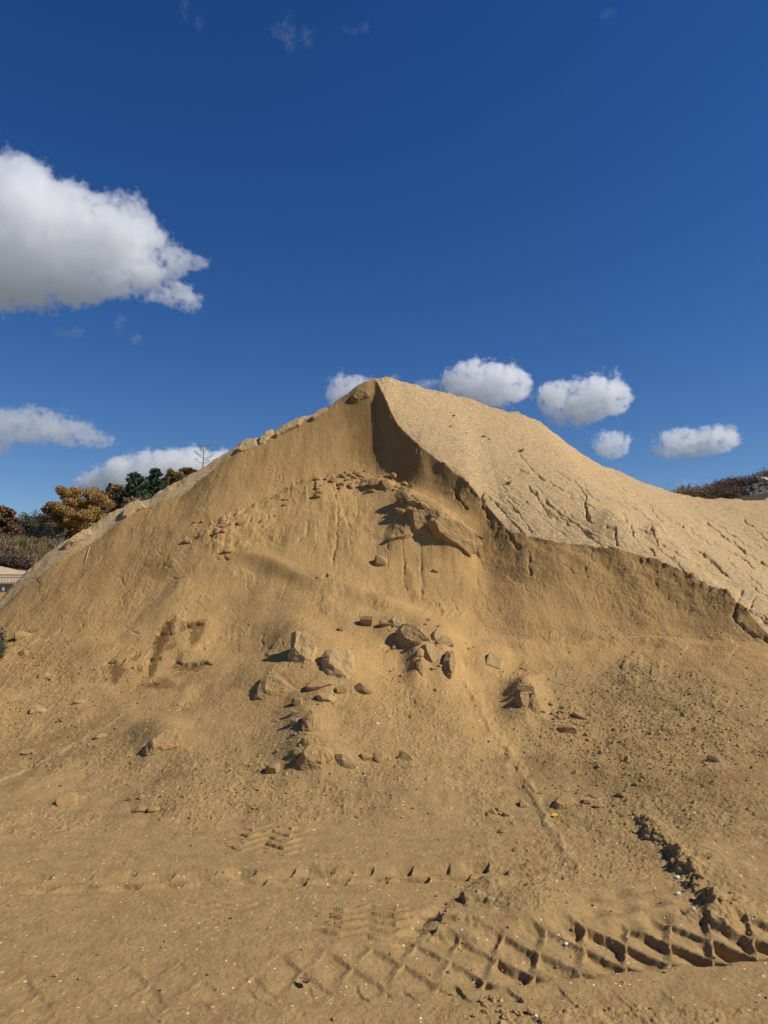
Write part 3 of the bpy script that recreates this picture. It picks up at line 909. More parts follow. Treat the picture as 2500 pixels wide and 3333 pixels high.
for u_, v_, w_, h_, d_, k_ in [(980, 2120, 90, 115, 8.6, .34), (1105, 2165, 105, 115, 8.3, .30), (900, 2235, 150, 90, 7.9, .26), (1336, 2072, 105, 80, 8.9, .36), (1405, 2135, 70, 80, 8.5, .3), (1462, 2175, 45, 105, 8.3, .24), (1366, 2178, 30, 80, 8.3, .2),
                       (1608, 2155, 60, 65, 8.5, .25), (1025, 2470, 120, 95, 6.3, .20), (1122, 2482, 70, 50, 6.3, .3), (1018, 2365, 70, 70, 7.0, .14), (532, 2420, 125, 80, 6.9, .30), (1834, 2610, 80, 52, 5.7, .14),
                       (1702, 2280, 50, 60, 7.8, .28), (1740, 2295, 45, 80, 7.7, .28), (1485, 1745, 180, 110, 11.1, .34), (1365, 1700, 80, 100, 11.3, .34), (1253, 1585, 50, 45, 12.2, .25)]:
    bump(u_ - .22 * w_, v_ - .10 * h_, w_ * 1.0, h_ * .8, 1.3 * k_ * h_ * d_ / F)
bump(1425, 1775, 85, 50, .24)
for q in [(548, 2080, 190, 160)]:
    blob(smoothz, *q, 1.0, 0, 0.6)
# ------------------------------------------------------------------ crumbs and grain relief
rr2 = np.clip(roughz + 0.25 + 0.35 * sstep(0.0, 0.4, fbm(X, Y, 0.7, 3, 104)) - 0.8 * smoothz, 0.05, 1.4)
rr2 = np.where(is_out, 0.22 + 0.3 * sstep(0, .4, fbm(X, Y, 0.9, 3, 105)), rr2)
on_face = sstep(0.05, 0.4, foot) * (~is_out)
f1 = fbm(X, Y, 0.045, 3, 101, 0.6)
f2 = fbm(X, Y, 0.11, 4, 102, 0.6, ridged=True)
f3 = fbm(X, Y, 0.30, 3, 103)
DZ += rr2 * (0.0050 * f1 + 0.0055 * f2 + 0.008 * f3 + 0.0036 * fbm(X, Y, 0.022, 2, 106, 0.7)) * sstep(1.5, 3.0, RR)[:, None]
DZ += (0.0025 + 0.003 * on_face) * fbm(X, Y, 0.03, 2, 107, 0.6)
gritty = (UP > LO) * on_face * (0.4 + 0.8 * sstep(-.25, .3, fbm(X, Y, .6, 3, 115)))
DZ += gritty * (0.010 * fbm(X, Y * .8, 0.055, 3, 116, .65, ridged=True) + 0.011 * fbm(X, Y * .5, 0.11, 3, 117, .6))
DZ += (LO >= UP) * on_face * sstep(.4, 1.6, foot) * 0.010 * fbm(X, Y * .35, 0.07, 3, 118, .6) * sstep(-.1, .35, fbm(X, Y * .4, .5, 2, 119))
# cracked, slabby relief where the cut face is dry
cr = np.abs(perlin(X / 0.20 + 0.4 * perlin(X / 0.1, Y / 0.1, 8), Y / 0.20, 110))
DZ -= on_face * 0.012 * np.exp(-(cr / 0.03) ** 2) * sstep(0.0, 0.35, fbm(X, Y, 0.8, 2, 111))
DZ = np.where(near, DZ, 0)
Z = Z + DZ


def splat(x, y, rad, h, ecc=1.0):
    a_ = math.atan2(x, y)
    rc = math.hypot(x, y)
    da = rad * 1.15 / rc
    j0, j1 = np.searchsorted(AZ, a_ - da), np.searchsorted(AZ, a_ + da)
    i0, i1_ = np.searchsorted(RR, rc - rad * 1.15), np.searchsorted(RR, rc + rad * 1.15)
    if j1 <= j0 or i1_ <= i0:
        return
    dx, dy = X[i0:i1_, j0:j1] - x, Y[i0:i1_, j0:j1] - y
    d2 = (dx * dx + (dy * ecc) ** 2) / (rad * rad)
    Z[i0:i1_, j0:j1] += h * np.sqrt(np.clip(1 - d2, 0, 1))


jx = rng.uniform(-0.60, 0.60, 60000)
jr = np.sqrt(rng.uniform(2.4 ** 2, 13.5 ** 2, 60000))
count = 0
for a_, r_ in zip(jx, jr):
    i, j = np.searchsorted(RR, r_), np.searchsorted(AZ, a_)
    w_ = rr2[i, j]
    if rng.random() > 0.12 + 0.75 * w_ ** 1.5:
        continue
    rad = (0.0035 + 0.008 * rng.random() ** 4) * (1 + 0.07 * max(0, r_ - 3)) * (0.6 + 0.6 * min(w_, 1))
    splat(r_ * math.sin(a_), r_ * math.cos(a_), rad, rad * rng.uniform(0.35, 0.8), rng.uniform(0.7, 1.3))
    count += 1
print('crumbs', count)

# ------------------------------------------------------------------ meshes of pile and ground
gravel = np.where(is_out, 1.0, 0.0)
gravel = np.maximum(gravel, 0.35 * sstep(0.2, 1.0, roughz) * sstep(1650, 2000, U) * sstep(2080, 2180, V) * sstep(2500, 2300, V))
dust = np.maximum(sstep(0.9, 0.1, foot), .9 * sstep(0.1, .8, roughz) * sstep(1600, 1900, U) * sstep(2080, 2200, V))
zones = np.stack([gravel, np.clip(wet_and_shade, 0, 1), np.clip(dust, 0, 1), np.clip(smoothz, 0, 1) * sstep(.05, .3, foot)], -1).astype(np.float32)
VERT = np.stack([X, Y, Z], -1).astype(np.float32)
nr, nc = X.shape
idx = np.arange(nr * nc).reshape(nr, nc)
quads = np.stack([idx[:-1, :-1], idx[:-1, 1:], idx[1:, 1:], idx[1:, :-1]], -1)


def cells(m):
    return m[:-1, :-1]


foot_line = foot + 0.05 * fbm(X, Y, 0.5, 3, 120)
pile_m = near & (foot_line > 0.035)
out_m = pile_m & is_out
lo_m = pile_m & ~is_out & (LO >= UP)
up_m = pile_m & ~is_out & (LO < UP)
pile = empty('sand_pile', (0, 10, 0))
tag(pile, 'huge ochre sand pile, front dug away to a bare cut face', 'sand pile')
flatV, flatZ = VERT.reshape(-1, 3), zones.reshape(-1, 4)


def part_from(mask, name, parent, off=(0, 0, 0)):
    q = quads[cells(mask)]
    used, inv = np.unique(q, return_inverse=True)
    v = flatV[used] - np.array(off, np.float32)
    return np_mesh(name, v, inv.reshape(-1, 4), M_SAND, parent, True, flatZ[used])


po = (0, 10, 0)
o = part_from(out_m & (X > -0.25), 'gravel_slope', pile, po)
tag(o, 'sunlit weathered gravelly slope with rills')
o = part_from(out_m & (X <= -0.25), 'gravel_crust', pile, po)
tag(o, 'weathered gravel crust along the crest')
o = part_from(up_m, 'cut_face', pile, po)
tag(o, 'steep bare face cut by a digger')
o = part_from(lo_m, 'slumped_sand', pile, po)
tag(o, 'loose sand slumped below the face')
far_m = (RR > 130)[:, None] & np.ones_like(pile_m)
g = part_from(~pile_m & ~far_m, 'ground', None)
tag(g, kind='structure')
g = part_from(far_m, 'land', None)
tag(g, kind='structure')
M_LAND = plain('far_country', (0.10, 0.095, 0.07), 1.0, .35, .02)
g.data.materials.clear()
g.data.materials.append(M_LAND)

# ------------------------------------------------------------------ rocks, clods and slabs lying on the pile
import bmesh
_ico = {}


def ico(n):
    if n not in _ico:
        bm = bmesh.new()
        bmesh.ops.create_icosphere(bm, subdivisions=n, radius=1.0)
        v = np.array([tuple(q.co) for q in bm.verts])
        f = np.array([[q.index for q in t.verts] for t in bm.faces])
        bm.free()
        _ico[n] = (v, f)
    v, f = _ico[n]
    return v.copy(), f


def noise3(v, wl_, seed, octv=3):
    return (fbm(v[:, 0] + 0.37 * v[:, 2], v[:, 1] + 7.7, wl_, octv, seed) + fbm(v[:, 1] + 0.41 * v[:, 0], v[:, 2] + 3.1, wl_, octv, seed + 5) + fbm(v[:, 2] + 0.29 * v[:, 1], v[:, 0] + 1.9, wl_, octv, seed + 9)) / 2.0


def rock_shape(seed, facets, rough, sub=4, boxy=0.0):
    v, f = ico(sub)
    g_ = np.random.default_rng(seed)
    if boxy:
        p = 2 + 6 * boxy
        v = v / (np.abs(v) ** p).sum(1, keepdims=True) ** (1 / p) * 0.92
    for _ in range(facets):
        n = g_.normal(size=3)
        n /= np.linalg.norm(n)
        d = g_.uniform(0.52, 0.86)
        over = np.clip(v @ n - d, 0, None)
        v = v - over[:, None] * n[None] * 0.94
    v = v * (1 + rough * 0.55 * noise3(v, 0.8, seed % 60, 3) + rough * 0.35 * noise3(v, 0.22, seed % 47, 3))[:, None]
    e = np.abs(v).max(0)
    return v / e, f


def frame_at(p, lean=0.45):
    """right, up, out axes at a point: facing the viewer but leaning with the slope"""
    n = normal_at(p)
    back_ = (Vector((0, 0, EYE)) - Vector(p)).normalized()
    out = (n * (1 - lean) + back_ * lean).normalized()
    right = Vector((0, 0, 1)).cross(out).normalized()
    up = out.cross(right).normalized()
    return right, up, out


def chunk(outline, label, mat, thick=.5, top=.62, shift=(5, -8), name='rock', cat='rock', rough=.05, group=None, sink=2.0, lean=.30):
    """angular rock whose outline is given in pixels of the photograph; it gets its own distance, size and thickness"""
    n = len(outline)
    ou = np.array(outline, float)
    cu, cv = ou.mean(0)
    p = np.array(hit(cu, cv + (ou[:, 1].max() - cv) * .45))
    back_ = (Vector((0, 0, EYE)) - Vector(p)).normalized()
    while lean < .95 and frame_at(p, lean)[2].dot(back_) < .5:
        lean += .1
    right, up, out = (np.array(a_) for a_ in frame_at(p, lean))
    e0 = np.array((0, 0, EYE))

    def onto(u, v):
        w = direction(u, v)
        t = np.dot(p - e0, out) / np.dot(w, out)
        q = e0 + w * t - p
        return np.array((np.dot(q, right), np.dot(q, up)))
    R2 = np.array([onto(*q) for q in ou])
    c2 = R2.mean(0)
    sc = p[1] / F
    T_ = .25 * thick * min(np.ptp(R2[:, 0]), np.ptp(R2[:, 1]))
    g_ = np.random.default_rng(int(cu * 3 + cv))
    sh = np.array((shift[0] * sc, -shift[1] * sc))
    rings = []
    for s_, h_, k_ in ((1.12, -sink, 0), (1.0, .12, .25), (top, 1.0, 1.0)):
        r_ = c2 + (R2 - c2) * s_ + sh * k_
        hh = T_ * (h_ + (g_.normal(0, .10, n) if k_ else 0))
        if k_ == 1:
            xn, yn = (r_ - c2 - sh).T / np.array((np.ptp(R2[:, 0]), np.ptp(R2[:, 1])))[:, None]
            hh = hh - T_ * (.8 * xn + .35 * yn)
        rings.append(np.c_[r_, np.full(n, 0) + hh])
    bm = bmesh.new()
    vs_ = [[bm.verts.new(q) for q in r_] for r_ in rings]
    cap = bm.verts.new((*(c2 + sh + g_.normal(0, .12, 2) * np.ptp(R2, axis=0)), T_ * (np.mean([q[2] for q in rings[-1]]) / T_ + .02)))
    for a_, b_ in zip(vs_[:-1], vs_[1:]):
        for i in range(n):
            j = (i + 1) % n
            bm.faces.new((a_[i], a_[j], b_[j], b_[i]))
    for i in range(n):
        bm.faces.new((vs_[-1][i], vs_[-1][(i + 1) % n], cap))
    bm.faces.new(list(reversed(vs_[0])))
    bmesh.ops.triangulate(bm, faces=bm.faces[:])
    for _ in range(3):
        bmesh.ops.subdivide_edges(bm, edges=bm.edges[:], cuts=1, use_grid_fill=True)
        bmesh.ops.triangulate(bm, faces=bm.faces[:])
    bmesh.ops.recalc_face_normals(bm, faces=bm.faces[:])
    bm.normal_update()
    V_ = np.array([tuple(q.co) for q in bm.verts])
    N_ = np.array([tuple(q.normal) for q in bm.verts])
    Q_ = np.array([[q.index for q in f.verts] for f in bm.faces])
    bm.free()
    ext = max(np.ptp(R2[:, 0]), np.ptp(R2[:, 1]))
    V_ = V_ + N_ * ext * rough * (noise3(V_ / ext, .5, int(cu) % 60, 3) + .7 * noise3(V_ / ext, .12, int(cv) % 60, 3))[:, None]
    q = V_[:, :1] * right + V_[:, 1:2] * up + V_[:, 2:] * out
    o = np_mesh(name, q, Q_, mat, None, False)
    o.location = tuple(p)
    tag(o, label, cat, group)
    return o


def rock(u, v, w, h, mat, label, name='rock', cat='rock', bury=0.3, thick=0.8, rot=0, facets=12, rough=0.22, sub=4, boxy=0.22, group=None, seed=None, smooth=False, taper=0.0):
    seed = int(u * 7 + v * 3) if seed is None else seed
    p = hit(u, v + h * 0.12)
    d = p[1]
    sw, sh = w * 0.5 * d / F, h * 0.5 * d / F
    st = thick * min(sw, sh) if thick < 3 else max(sw, sh)
    vv, ff = rock_shape(seed, facets, rough, sub, boxy)
    if taper:
        vv[:, :2] *= (1 - taper * (vv[:, 1:2] * 0.5 + 0.5))
    c, s = math.cos(R(rot)), math.sin(R(rot))
    x_ = vv[:, 0] * sw * c - vv[:, 1] * sh * s
    y_ = vv[:, 0] * sw * s + vv[:, 1] * sh * c
    z_ = vv[:, 2] * st
    right, up, out = frame_at(p)
    # keep the silhouette size: foreshortening is already in w and h
    q = x_[:, None] * np.array(right) + y_[:, None] * np.array(up) + z_[:, None] * np.array(out)
    o = np_mesh(name, q, ff, mat, None, smooth)
    o.location = tuple(np.array(p) + np.array(out) * st * (1 - 2 * min(bury + 0.16, 0.5)))
    tag(o, label, cat, group)
    return o


PB = M_PALE
M_CRUST = sand_material('gravel_crust', tuple(c * .95 for c in GRAVEL), zones=False, speck=1.0)
chunk([(946, 2063), (979, 2060), (1017, 2084), (1027, 2117), (1022, 2150), (1012, 2172), (984, 2180), (955, 2156), (936, 2132), (945, 2100)], 'pale pitted boulder with a dark hollow beneath, left of the rounder pale one', PB, thick=.6, top=.74, shift=(9, -16))
chunk([(1060, 2117), (1093, 2109), (1136, 2114), (1150, 2133), (1150, 2160), (1158, 2182), (1144, 2204), (1125, 2225), (1104, 2215), (1071, 2196), (1050, 2171), (1053, 2139)], 'largest pale boulder, round and cracked, half buried in the middle of the slope', PB, thick=.4, top=.72, shift=(6, -6))
chunk([(827, 2272), (846, 2215), (871, 2188), (903, 2193), (946, 2231), (979, 2255), (941, 2278), (881, 2284)], 'broad wedge of sand-caked rock below the two pale boulders', M_CLOD, thick=.35, top=.5, shift=(0, -6))
rock(1200, 2022, 54, 46, M_CLOD, 'rounded sandy stone with a black gap on its lower left side', bury=.15, thick=.9)
rock(1252, 2032, 36, 30, M_CLOD, 'small sandy stone squeezed beside the pale faceted rock', bury=.2)
chunk([(1264, 2022), (1284, 2006), (1310, 2008), (1316, 2028), (1300, 2050), (1276, 2048)], 'pale faceted rock topping the rock cluster', PB, thick=.5, top=.7, shift=(4, -5))
chunk([(1283, 2063), (1305, 2034), (1342, 2031), (1375, 2057), (1392, 2079), (1353, 2097), (1337, 2116), (1308, 2108), (1289, 2086)], 'big brown sand-caked boulder in the rock cluster under the sand fan', M_CLOD, thick=.6, top=.66, shift=(9, -10))
chunk([(1408, 2062), (1420, 2046), (1440, 2050), (1434, 2072), (1416, 2098), (1406, 2084)], 'pale pointed stone standing at the upper right of the cluster', PB, thick=.6, top=.7, shift=(4, -3), rough=.03)
chunk([(1420, 2090), (1442, 2068), (1466, 2078), (1476, 2098), (1452, 2104), (1430, 2100)], 'grey faceted stone leaning on the pale pointed stone', M_GREYROCK, thick=.5, top=.6, shift=(4, -6), rough=.03)
chunk([(1372, 2101), (1402, 2096), (1437, 2120), (1432, 2150), (1402, 2174), (1391, 2155), (1378, 2128)], 'pale slab leaning down between the two upright dark slabs', PB, thick=.5, top=.78, shift=(7, -4), rough=.03)
chunk([(1354, 2160), (1369, 2136), (1377, 2171), (1375, 2218), (1358, 2200)], 'thin dark slab standing upright left of the leaning pale slab', M_DARKROCK, thick=1.1, top=.6, shift=(4, -4))
chunk([(1441, 2155), (1454, 2120), (1474, 2120), (1480, 2171), (1473, 2206), (1456, 2230), (1445, 2212)], 'tall grey fin of rock standing upright with a black shadow side', M_GREYROCK, thick=1.1, top=.6, shift=(8, -4))
chunk([(1581, 2146), (1595, 2122), (1636, 2155), (1632, 2190), (1578, 2168)], 'lone pale square block in smooth sand right of the cluster', PB, thick=.3, top=.85, shift=(3, -6), rough=.03)
rock(1360, 2092, 44, 30, M_DARKROCK, 'dark broken stone wedged above the rounded pebble', bury=.2, rot=30)
rock(1367, 2126, 24, 40, M_CLOD, 'rounded upright pebble hugging the leaning pale slab', bury=.15, facets=3, rough=.06, rot=-15, smooth=True)
rock(1110, 2046, 26, 30, M_DARKROCK, 'small brown stone alone above the round pale boulder', bury=.3, rot=-30)
rock(1036, 2224, 92, 44, M_CLOD, 'flat sandy rock under the round pale boulder', bury=.35, rot=8)
rock(1112, 2246, 48, 34, M_CLOD, 'sandy stone tucked just below the round pale boulder', bury=.3)
rock(1183, 2240, 60, 48, M_DARKROCK, 'dome-shaped dark stone sunk in sand right of the round boulder', bury=.44, facets=8, rough=.2)
rock(1058, 2268, 70, 44, PB, 'pale crumbly stone speckled with gravel under the flat sandy rock', bury=.44)
chunk([(986, 2340), (997, 2316), (1013, 2311), (1022, 2324), (1015, 2367), (1010, 2394), (992, 2398), (984, 2381)], 'dark ridged wedge of rock standing above the broad overhung boulder', M_DARKROCK, thick=.9, top=.6, shift=(8, -4), rough=.08)
chunk([(1016, 2324), (1034, 2326), (1053, 2353), (1047, 2388), (1026, 2396), (1011, 2386)], 'sandy side block joined to the dark ridged wedge', M_CLOD, thick=.6, top=.7, shift=(0, -4))
rock(968, 2288, 44, 36, M_CLOD, 'rounded stone at the head of the short column of small stones', bury=.25)
rock(958, 2318, 38, 22, M_CLOD, 'flat stone second down in the column of small stones', bury=.25, rot=-10)
rock(964, 2348, 42, 34, PB, 'gritty pale stone beside the dark ridged wedge', bury=.3)
rock(952, 2392, 20, 16, M_CLOD, 'little round stone at the foot of the dark ridged wedge', bury=.25, sub=3)
rock(1000, 2414, 46, 32, M_DARKROCK, 'dark chipped stone just above the broad overhung boulder', bury=.3, rot=-20)
chunk([(966, 2478), (991, 2443), (1024, 2422), (1062, 2425), (1083, 2446), (1080, 2472), (1058, 2494), (1045, 2516), (1013, 2521), (978, 2506)], 'broad boulder with a shaded cracked underside low on the slope', M_CLOD, thick=.55, top=.72, shift=(4, -19), rough=.05)
chunk([(1089, 2457), (1110, 2460), (1134, 2473), (1157, 2499), (1138, 2506), (1110, 2501), (1092, 2486)], 'dark triangular rock with a black cavity at its left', M_DARKROCK, thick=.8, top=.6, shift=(10, -5))
rock(968, 2450, 34, 38, M_CLOD, 'small stone left of the broad overhung boulder', bury=.3)
rock(893, 2500, 58, 58, M_CLOD, 'rounded stone nearly swallowed by sand, far left of the broad boulder', bury=.44, facets=8, rough=.2)
for u_, v_, l_ in ((1195, 2462, 'left'), (1235, 2466, 'middle'), (1322, 2464, 'right')):
    rock(u_, v_, 44 if l_ != 'right' else 52, 40, M_CLOD, f'sand-buried lump in the level row, {l_} of three', bury=.45, facets=5, group='buried lumps in a level row')
# along the broken line across the face
chunk([(1232, 1568), (1253, 1563), (1276, 1587), (1271, 1601), (1253, 1608), (1236, 1589)], 'dark square block perched on the crumbled line below the summit', M_DARKROCK, thick=.7, top=.72, shift=(6, -7), rough=.03)
rock(1221, 1574, 42, 38, M_CLOD, 'sandy block beside the dark perched block', bury=.3, boxy=.4, facets=5)
rock(1316, 1612, 60, 46, M_CLOD, 'broken slab heading the row of slabs down the right of the crumbled line', name='sand_slab', cat='slab', bury=.25, rot=-35, boxy=.4)
rock(1348, 1640, 70, 30, M_CLOD, 'long broken slab second in the row down the crumbled line', name='sand_slab', cat='slab', bury=.2, rot=-38, boxy=.4)
rock(1384, 1648, 66, 16, PB, 'thin pale slab lying against the steep dark face', name='sand_slab', cat='slab', bury=.15, rot=-48, boxy=.4)
rock(1372, 1672, 56, 34, M_CLOD, 'thick slab below the thin pale slab', name='sand_slab', cat='slab', bury=.25, rot=-40, boxy=.4)
rock(1410, 1686, 52, 28, M_DARKROCK, 'dark slab just above the largest fallen slab', name='sand_slab', cat='slab', bury=.2, rot=-20, boxy=.4)
chunk([(1327, 1654), (1350, 1652), (1380, 1686), (1403, 1728), (1394, 1748), (1367, 1752), (1338, 1738), (1331, 1703)], 'upright caked block with a black cave in its left side', M_CLOD, name='sand_slab', cat='slab', thick=.5, top=.7, shift=(9, -4))
rock(1304, 1665, 44, 26, M_CLOD, 'caked block capping the little black cave', name='sand_slab', cat='slab', bury=.2, rot=-20)
chunk([(1405, 1697), (1426, 1684), (1468, 1694), (1506, 1709), (1544, 1734), (1570, 1757), (1563, 1776), (1540, 1797), (1532, 1820), (1502, 1793), (1456, 1764), (1422, 1738)], 'largest fallen slab, angular and leaning below the steep dark face', M_CLOD, name='sand_slab', cat='slab', thick=.26, top=.9, shift=(0, -4), rough=.05)
rock(1520, 1722, 150, 16, PB, 'narrow gravel crust lying along the top of the largest fallen slab', name='crust_slab', cat='slab', bury=.1, thick=1.2, rot=-29, boxy=.4, rough=.2)
chunk([(1542, 1793), (1557, 1768), (1566, 1795), (1572, 1823), (1561, 1830)], 'dark upright chip at the lower end of the largest fallen slab', M_DARKROCK, thick=1.0, top=.5, shift=(4, -4))
rock(1274, 1750, 26, 22, PB, 'little white-grey stone on the ledge under the black cave', bury=.1, facets=4)
rock(1310, 1748, 60, 24, M_CLOD, 'flat ledge block right of the little white-grey stone', bury=.35, rot=12)
rock(1240, 1826, 50, 44, M_CLOD, 'sandy block sunk in the slope well below the black cave', bury=.38, boxy=.3)
rock(612, 1760, 28, 24, PB, 'pale stone at the left end of the crumbled line', bury=.2, facets=5)
rock(748, 1788, 44, 26, PB, 'pale stone above the black hole on the left slope', bury=.3, rot=20)
rock(726, 1716, 36, 22, M_CLOD, 'jutting clod with a black gap, left part of the crumbled line', bury=.15, rot=15)
rock(790, 1700, 40, 22, M_CLOD, 'longer clod right of the jutting clod on the crumbled line', bury=.25, rot=18)
rock(1420, 1860, 30, 18, M_CLOD, 'small flat clod under the largest fallen slab', bury=.3)
# right-hand mound
chunk([(1679, 2272), (1692, 2252), (1717, 2255), (1724, 2276), (1717, 2305), (1693, 2312)], 'boulder with a black gap on its left, upper end of the mound rubble', M_CLOD, thick=.7, top=.66, shift=(5, -6))
chunk([(1720, 2286), (1738, 2252), (1751, 2276), (1762, 2324), (1741, 2336), (1723, 2315)], 'grey wedge right of the boulder with the black gap', M_GREYROCK, thick=.6, top=.55, shift=(5, -8))
rock(1712, 2240, 54, 36, M_GREYROCK, 'grey crumbly rock above the boulder with the black gap', bury=.38)
rock(1822, 2338, 28, 26, M_DARKROCK, 'dark cube of rock halfway down the mound rubble', bury=.15, boxy=.5)
rock(1846, 2372, 64, 42, M_CLOD, 'caked clod at the lower end of the mound rubble', bury=.28, rot=-15)
rock(1890, 2330, 56, 22, M_CLOD, 'flat clod lying right of the mound rubble', bury=.3, rot=-28)
rock(2322, 2473, 48, 27, M_GREYROCK, 'smooth grey stone alone at the right of the mound', bury=.15, facets=4, rough=.06, rot=-10, smooth=True)
chunk([(1796, 2625), (1810, 2601), (1833, 2585), (1862, 2596), (1874, 2615), (1846, 2633), (1815, 2638)], 'biggest stone at the mound foot with a black shadow at its left', M_CLOD, thick=.55, top=.7, shift=(3, -6), rough=.03)
rock(1913, 2607, 26, 23, PB, 'pale cube-like stone right of the biggest foot stone', bury=.15, boxy=.5, facets=8, rough=.16)
rock(1946, 2622, 24, 19, PB, 'little pale stone farthest right in the row at the mound foot', bury=.1, facets=5)
rock(1928, 2592, 36, 16, M_CLOD, 'flat shard just above the pale cube-like stone', bury=.3, rot=-18)
rock(1706, 2618, 27, 34, M_CLOD, 'upright stone on the sand trail at the mound foot', bury=.2, boxy=.3)
rock(1872, 2512, 24, 46, M_CLOD, 'pointed sliver half buried above the biggest foot stone', bury=.35, taper=.5)
rock(2042, 2470, 22, 30, M_CLOD, 'small stone with a dark side in the middle of the mound', bury=.2)
rock(1757, 2582, 18, 14, M_CLOD, 'tiny stone on the sand trail above the upright stone', bury=.3, sub=3)
for i, (u_, v_, s_) in enumerate(((1604, 2642, 22), (1618, 2634, 18), (1646, 2650, 24), (1590, 2650, 14), (1628, 2650, 14))):
    rock(u_, v_, s_, s_ * 0.95, M_CLOD, 'small stone in the knot of five left of the sand trail', bury=.2, sub=3, group='knot of five small stones')
rock(1630, 2706, 20, 18, M_DARKROCK, 'dark pebble with a black shadow below the knot of five stones', bury=.15, sub=3)
rock(1686, 2768, 40, 22, M_CLOD, 'flat clod at the foot of the slope beside the sand trail', bury=.35)
# left-hand slope
chunk([(470, 2429), (521, 2384), (564, 2371), (592, 2406), (577, 2430), (542, 2442), (505, 2460), (474, 2460)], 'flat-topped boulder bedded in the lower left slope', M_CLOD, thick=.4, top=.72, shift=(8, -12))
rock(218, 2604, 68, 58, M_CLOD, 'round boulder bedded in the ground at the lower left', bury=.4, facets=8, rough=.16)
rock(457, 2634, 50, 28, M_CLOD, 'left stone of the touching pair below the flat-topped boulder', bury=.18, facets=5)
rock(500, 2636, 40, 24, M_CLOD, 'right stone of the touching pair below the flat-topped boulder', bury=.18, facets=5)
rock(426, 2600, 28, 14, M_CLOD, 'small flat stone up left of the touching pair', bury=.25, sub=3)
rock(460, 2594, 24, 20, M_CLOD, 'small stone right above the touching pair', bury=.25, sub=3)
rock(130, 2312, 60, 44, PB, 'pale gravelly patch of rock flush with the left slope', bury=.46, rot=-20)
rock(262, 2284, 50, 20, PB, 'pale flat stone with shadow beneath on the left slope', bury=.3, rot=-4)
rock(326, 2396, 44, 20, PB, 'pale flat stone down right of the pale gravelly patch', bury=.3, rot=12)
rock(196, 2346, 26, 15, M_DARKROCK, 'small black-shadowed stone below the pale gravelly patch', bury=.05, rot=-18)
rock(90, 2452, 34, 20, M_CLOD, 'small hollow-fronted stone at the far left slope', bury=.1)
rock(72, 2068, 54, 40, M_CLOD, 'leaning caked slab beside the green weeds at the left edge', name='sand_slab', cat='slab', bury=.35, rot=30, boxy=.3)
rock(116, 2052, 46, 20, M_DARKROCK, 'dark-faced thin slab right of the leaning slab by the weeds', name='sand_slab', cat='slab', bury=.2, rot=32, boxy=.3)
rock(76, 2128, 36, 28, M_CLOD, 'caked clod below the leaning slab by the weeds', bury=.38)
rock(140, 2200, 44, 26, M_CLOD, 'ledge-like clod alone on the far left slope', bury=.38, rot=20)
# crest lumps
chunk([(1138, 1300), (1150, 1282), (1176, 1272), (1198, 1278), (1200, 1292), (1180, 1300), (1160, 1316), (1142, 1308)], 'dark overhanging lump just left below the summit', M_DARKROCK, name='sand_slab', cat='slab', thick=.5, top=.7, shift=(4, -8))
chunk([(836, 1446), (846, 1426), (866, 1404), (884, 1396), (888, 1408), (872, 1430), (856, 1452), (842, 1458)], 'tilted gravel slab jutting up on the left crest', M_CRUST, name='crust_slab', cat='slab', thick=.6, top=.7, shift=(2, -4))
chunk([(1012, 1366), (1036, 1340), (1062, 1328), (1070, 1336), (1050, 1352), (1022, 1372)], 'flat gravel slab on the left crest nearest the summit', M_CRUST, name='crust_slab', cat='slab', thick=.5, top=.85, rough=.025, shift=(0, -3))
chunk([(890, 1424), (930, 1386), (966, 1362), (982, 1364), (974, 1384), (930, 1408), (900, 1432)], 'long gravel slab on the left crest between the tilted and flat slabs', M_CRUST, name='crust_slab', cat='slab', thick=.4, top=.85, rough=.025, shift=(0, -3))
chunk([(770, 1470), (790, 1444), (812, 1430), (832, 1432), (838, 1452), (816, 1464), (786, 1478)], 'rounded sandy lump left of the tilted gravel slab', M_CRUST, name='crust_slab', cat='slab', thick=.4, top=.85, rough=.025, shift=(0, -3))
chunk([(392, 1690), (404, 1662), (428, 1640), (448, 1626), (462, 1636), (470, 1652), (440, 1664), (410, 1690)], 'pointed hump breaking the left crest in front of the pines', M_CRUST, name='crust_slab', cat='slab', thick=.4, top=.85, rough=.025, shift=(2, -3))
chunk([(206, 1776), (236, 1752), (270, 1724), (290, 1722), (296, 1740), (270, 1758), (236, 1778), (212, 1788)], 'gravel slab over a black slit on the lower left crest', M_CRUST, name='crust_slab', cat='slab', thick=.45, top=.7, shift=(4, -5))

